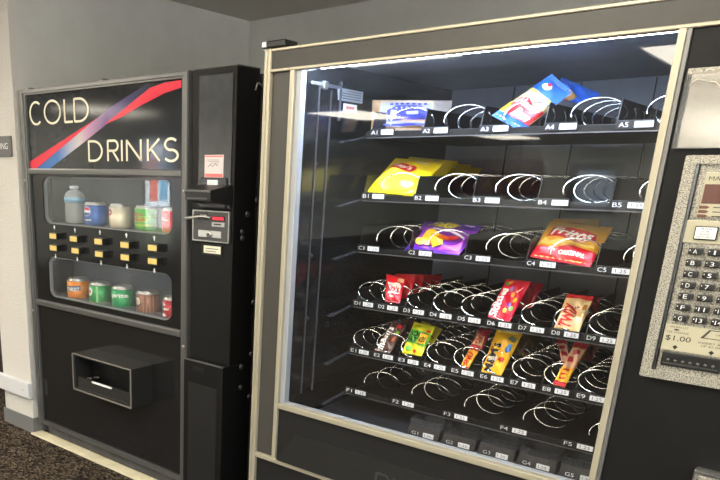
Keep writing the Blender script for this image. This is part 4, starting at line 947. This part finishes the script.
def art_pm(poly, text):
    text((250, 250, 250), "M&M's", .50, .06, .62, .40, math.pi / 2, 0); text((30, 26, 24), "M&M's", .48, .06, .62, .38, math.pi / 2, 0); text((250, 250, 250), 'PEANUT', .16, .30, .4, .08); poly((50, 110, 190), ell(.80, .58, .13, .07)); poly((70, 140, 210), ell(.82, .66, .08, .05)); poly((216, 50, 40), ell(.72, .36, .12, .05)); poly((120, 130, 90), [(.62, .80), (.9, .74), (.94, .84), (.7, .9)]); poly((250, 220, 90), R1(.1, .9, .93, .97))
bag('candy_bag', 'yellow peanut candy pack with black and white sideways lettering in the fifth row', 'snack', [(497, 329), (523, 333), (500.5, 377), (480.5, 373)], .268, .06, (244, 184, 20), art_pm, .013)
for k, wd in enumerate(('directly behind the yellow peanut candy pack', 'further back behind the yellow peanut candy pack')):
    bag('candy_bag', 'brown wrapper ' + wd, 'snack', shift([(512, 330), (534, 334), (520, 356), (500, 352)], 9 * k, 1.5 * k), .35 + .07 * k, .04, (92, 66, 30), None, .009, 'brown wrappers in the fifth row')
def art_pay(poly, text):
    poly((178, 30, 50), R1(0, 1, .88, 1)); poly((232, 190, 160), [(.06, .4), (.94, .42), (.94, .86), (.06, .86)]); poly((190, 40, 50), [(.3, .5), (.6, .56), (.5, .66), (.2, .62)]); poly((190, 40, 50), [(.4, .7), (.8, .74), (.7, .82), (.3, .8)]); poly((240, 184, 40), R1(0, 1, .10, .40)); poly((206, 44, 40), [(.25, .14), (.75, .16), (.72, .2), (.25, .18)]); poly((206, 44, 40), [(.25, .23), (.75, .25), (.5, .29), (.25, .27)]); poly((206, 44, 40), [(.25, .32), (.75, .34), (.72, .38), (.25, .36)]); poly((200, 30, 50), R1(0, 1, 0, .09))
GP = 'red and white nut bars, eighth lane of the fifth row'
bag('candy_bar', 'long red, white and yellow nut bar leaning right, eighth lane of the fifth row', 'snack', [(575, 342), (589, 344.5), (564.5, 388), (553, 384.5)], .262, .07, (226, 150, 60), art_pay, .009, GP)
def art_pay2(poly, text):
    poly((226, 180, 160), R1(.08, .92, .1, .8)); poly((190, 40, 54), [(.2, .3), (.8, .36), (.7, .5), (.25, .46)]); poly((190, 40, 54), [(.2, .58), (.8, .62), (.7, .74), (.25, .7)])
bag('candy_bar', 'red and white nut bar crossing behind the long one, leaning left', 'snack', [(557, 339), (565.8, 339), (573, 364), (562, 365)], .33, .03, (176, 30, 50), art_pay2, .007, GP)
bag('candy_bar', 'dark red nut bar at the back right of the crossed pair', 'snack', [(589, 343), (600, 345), (592, 362), (580, 359)], .40, .05, (130, 28, 40), None, .007, GP)

for o in bpy.data.objects:
    if 'base' in o.keys(): del o['base']
SC.cycles.use_denoising = True
SC.cycles.max_bounces = 10; SC.cycles.transparent_max_bounces = 16; SC.cycles.glossy_bounces = 5; SC.cycles.caustics_reflective = False; SC.cycles.caustics_refractive = False
SC.cycles.sample_clamp_indirect = 6
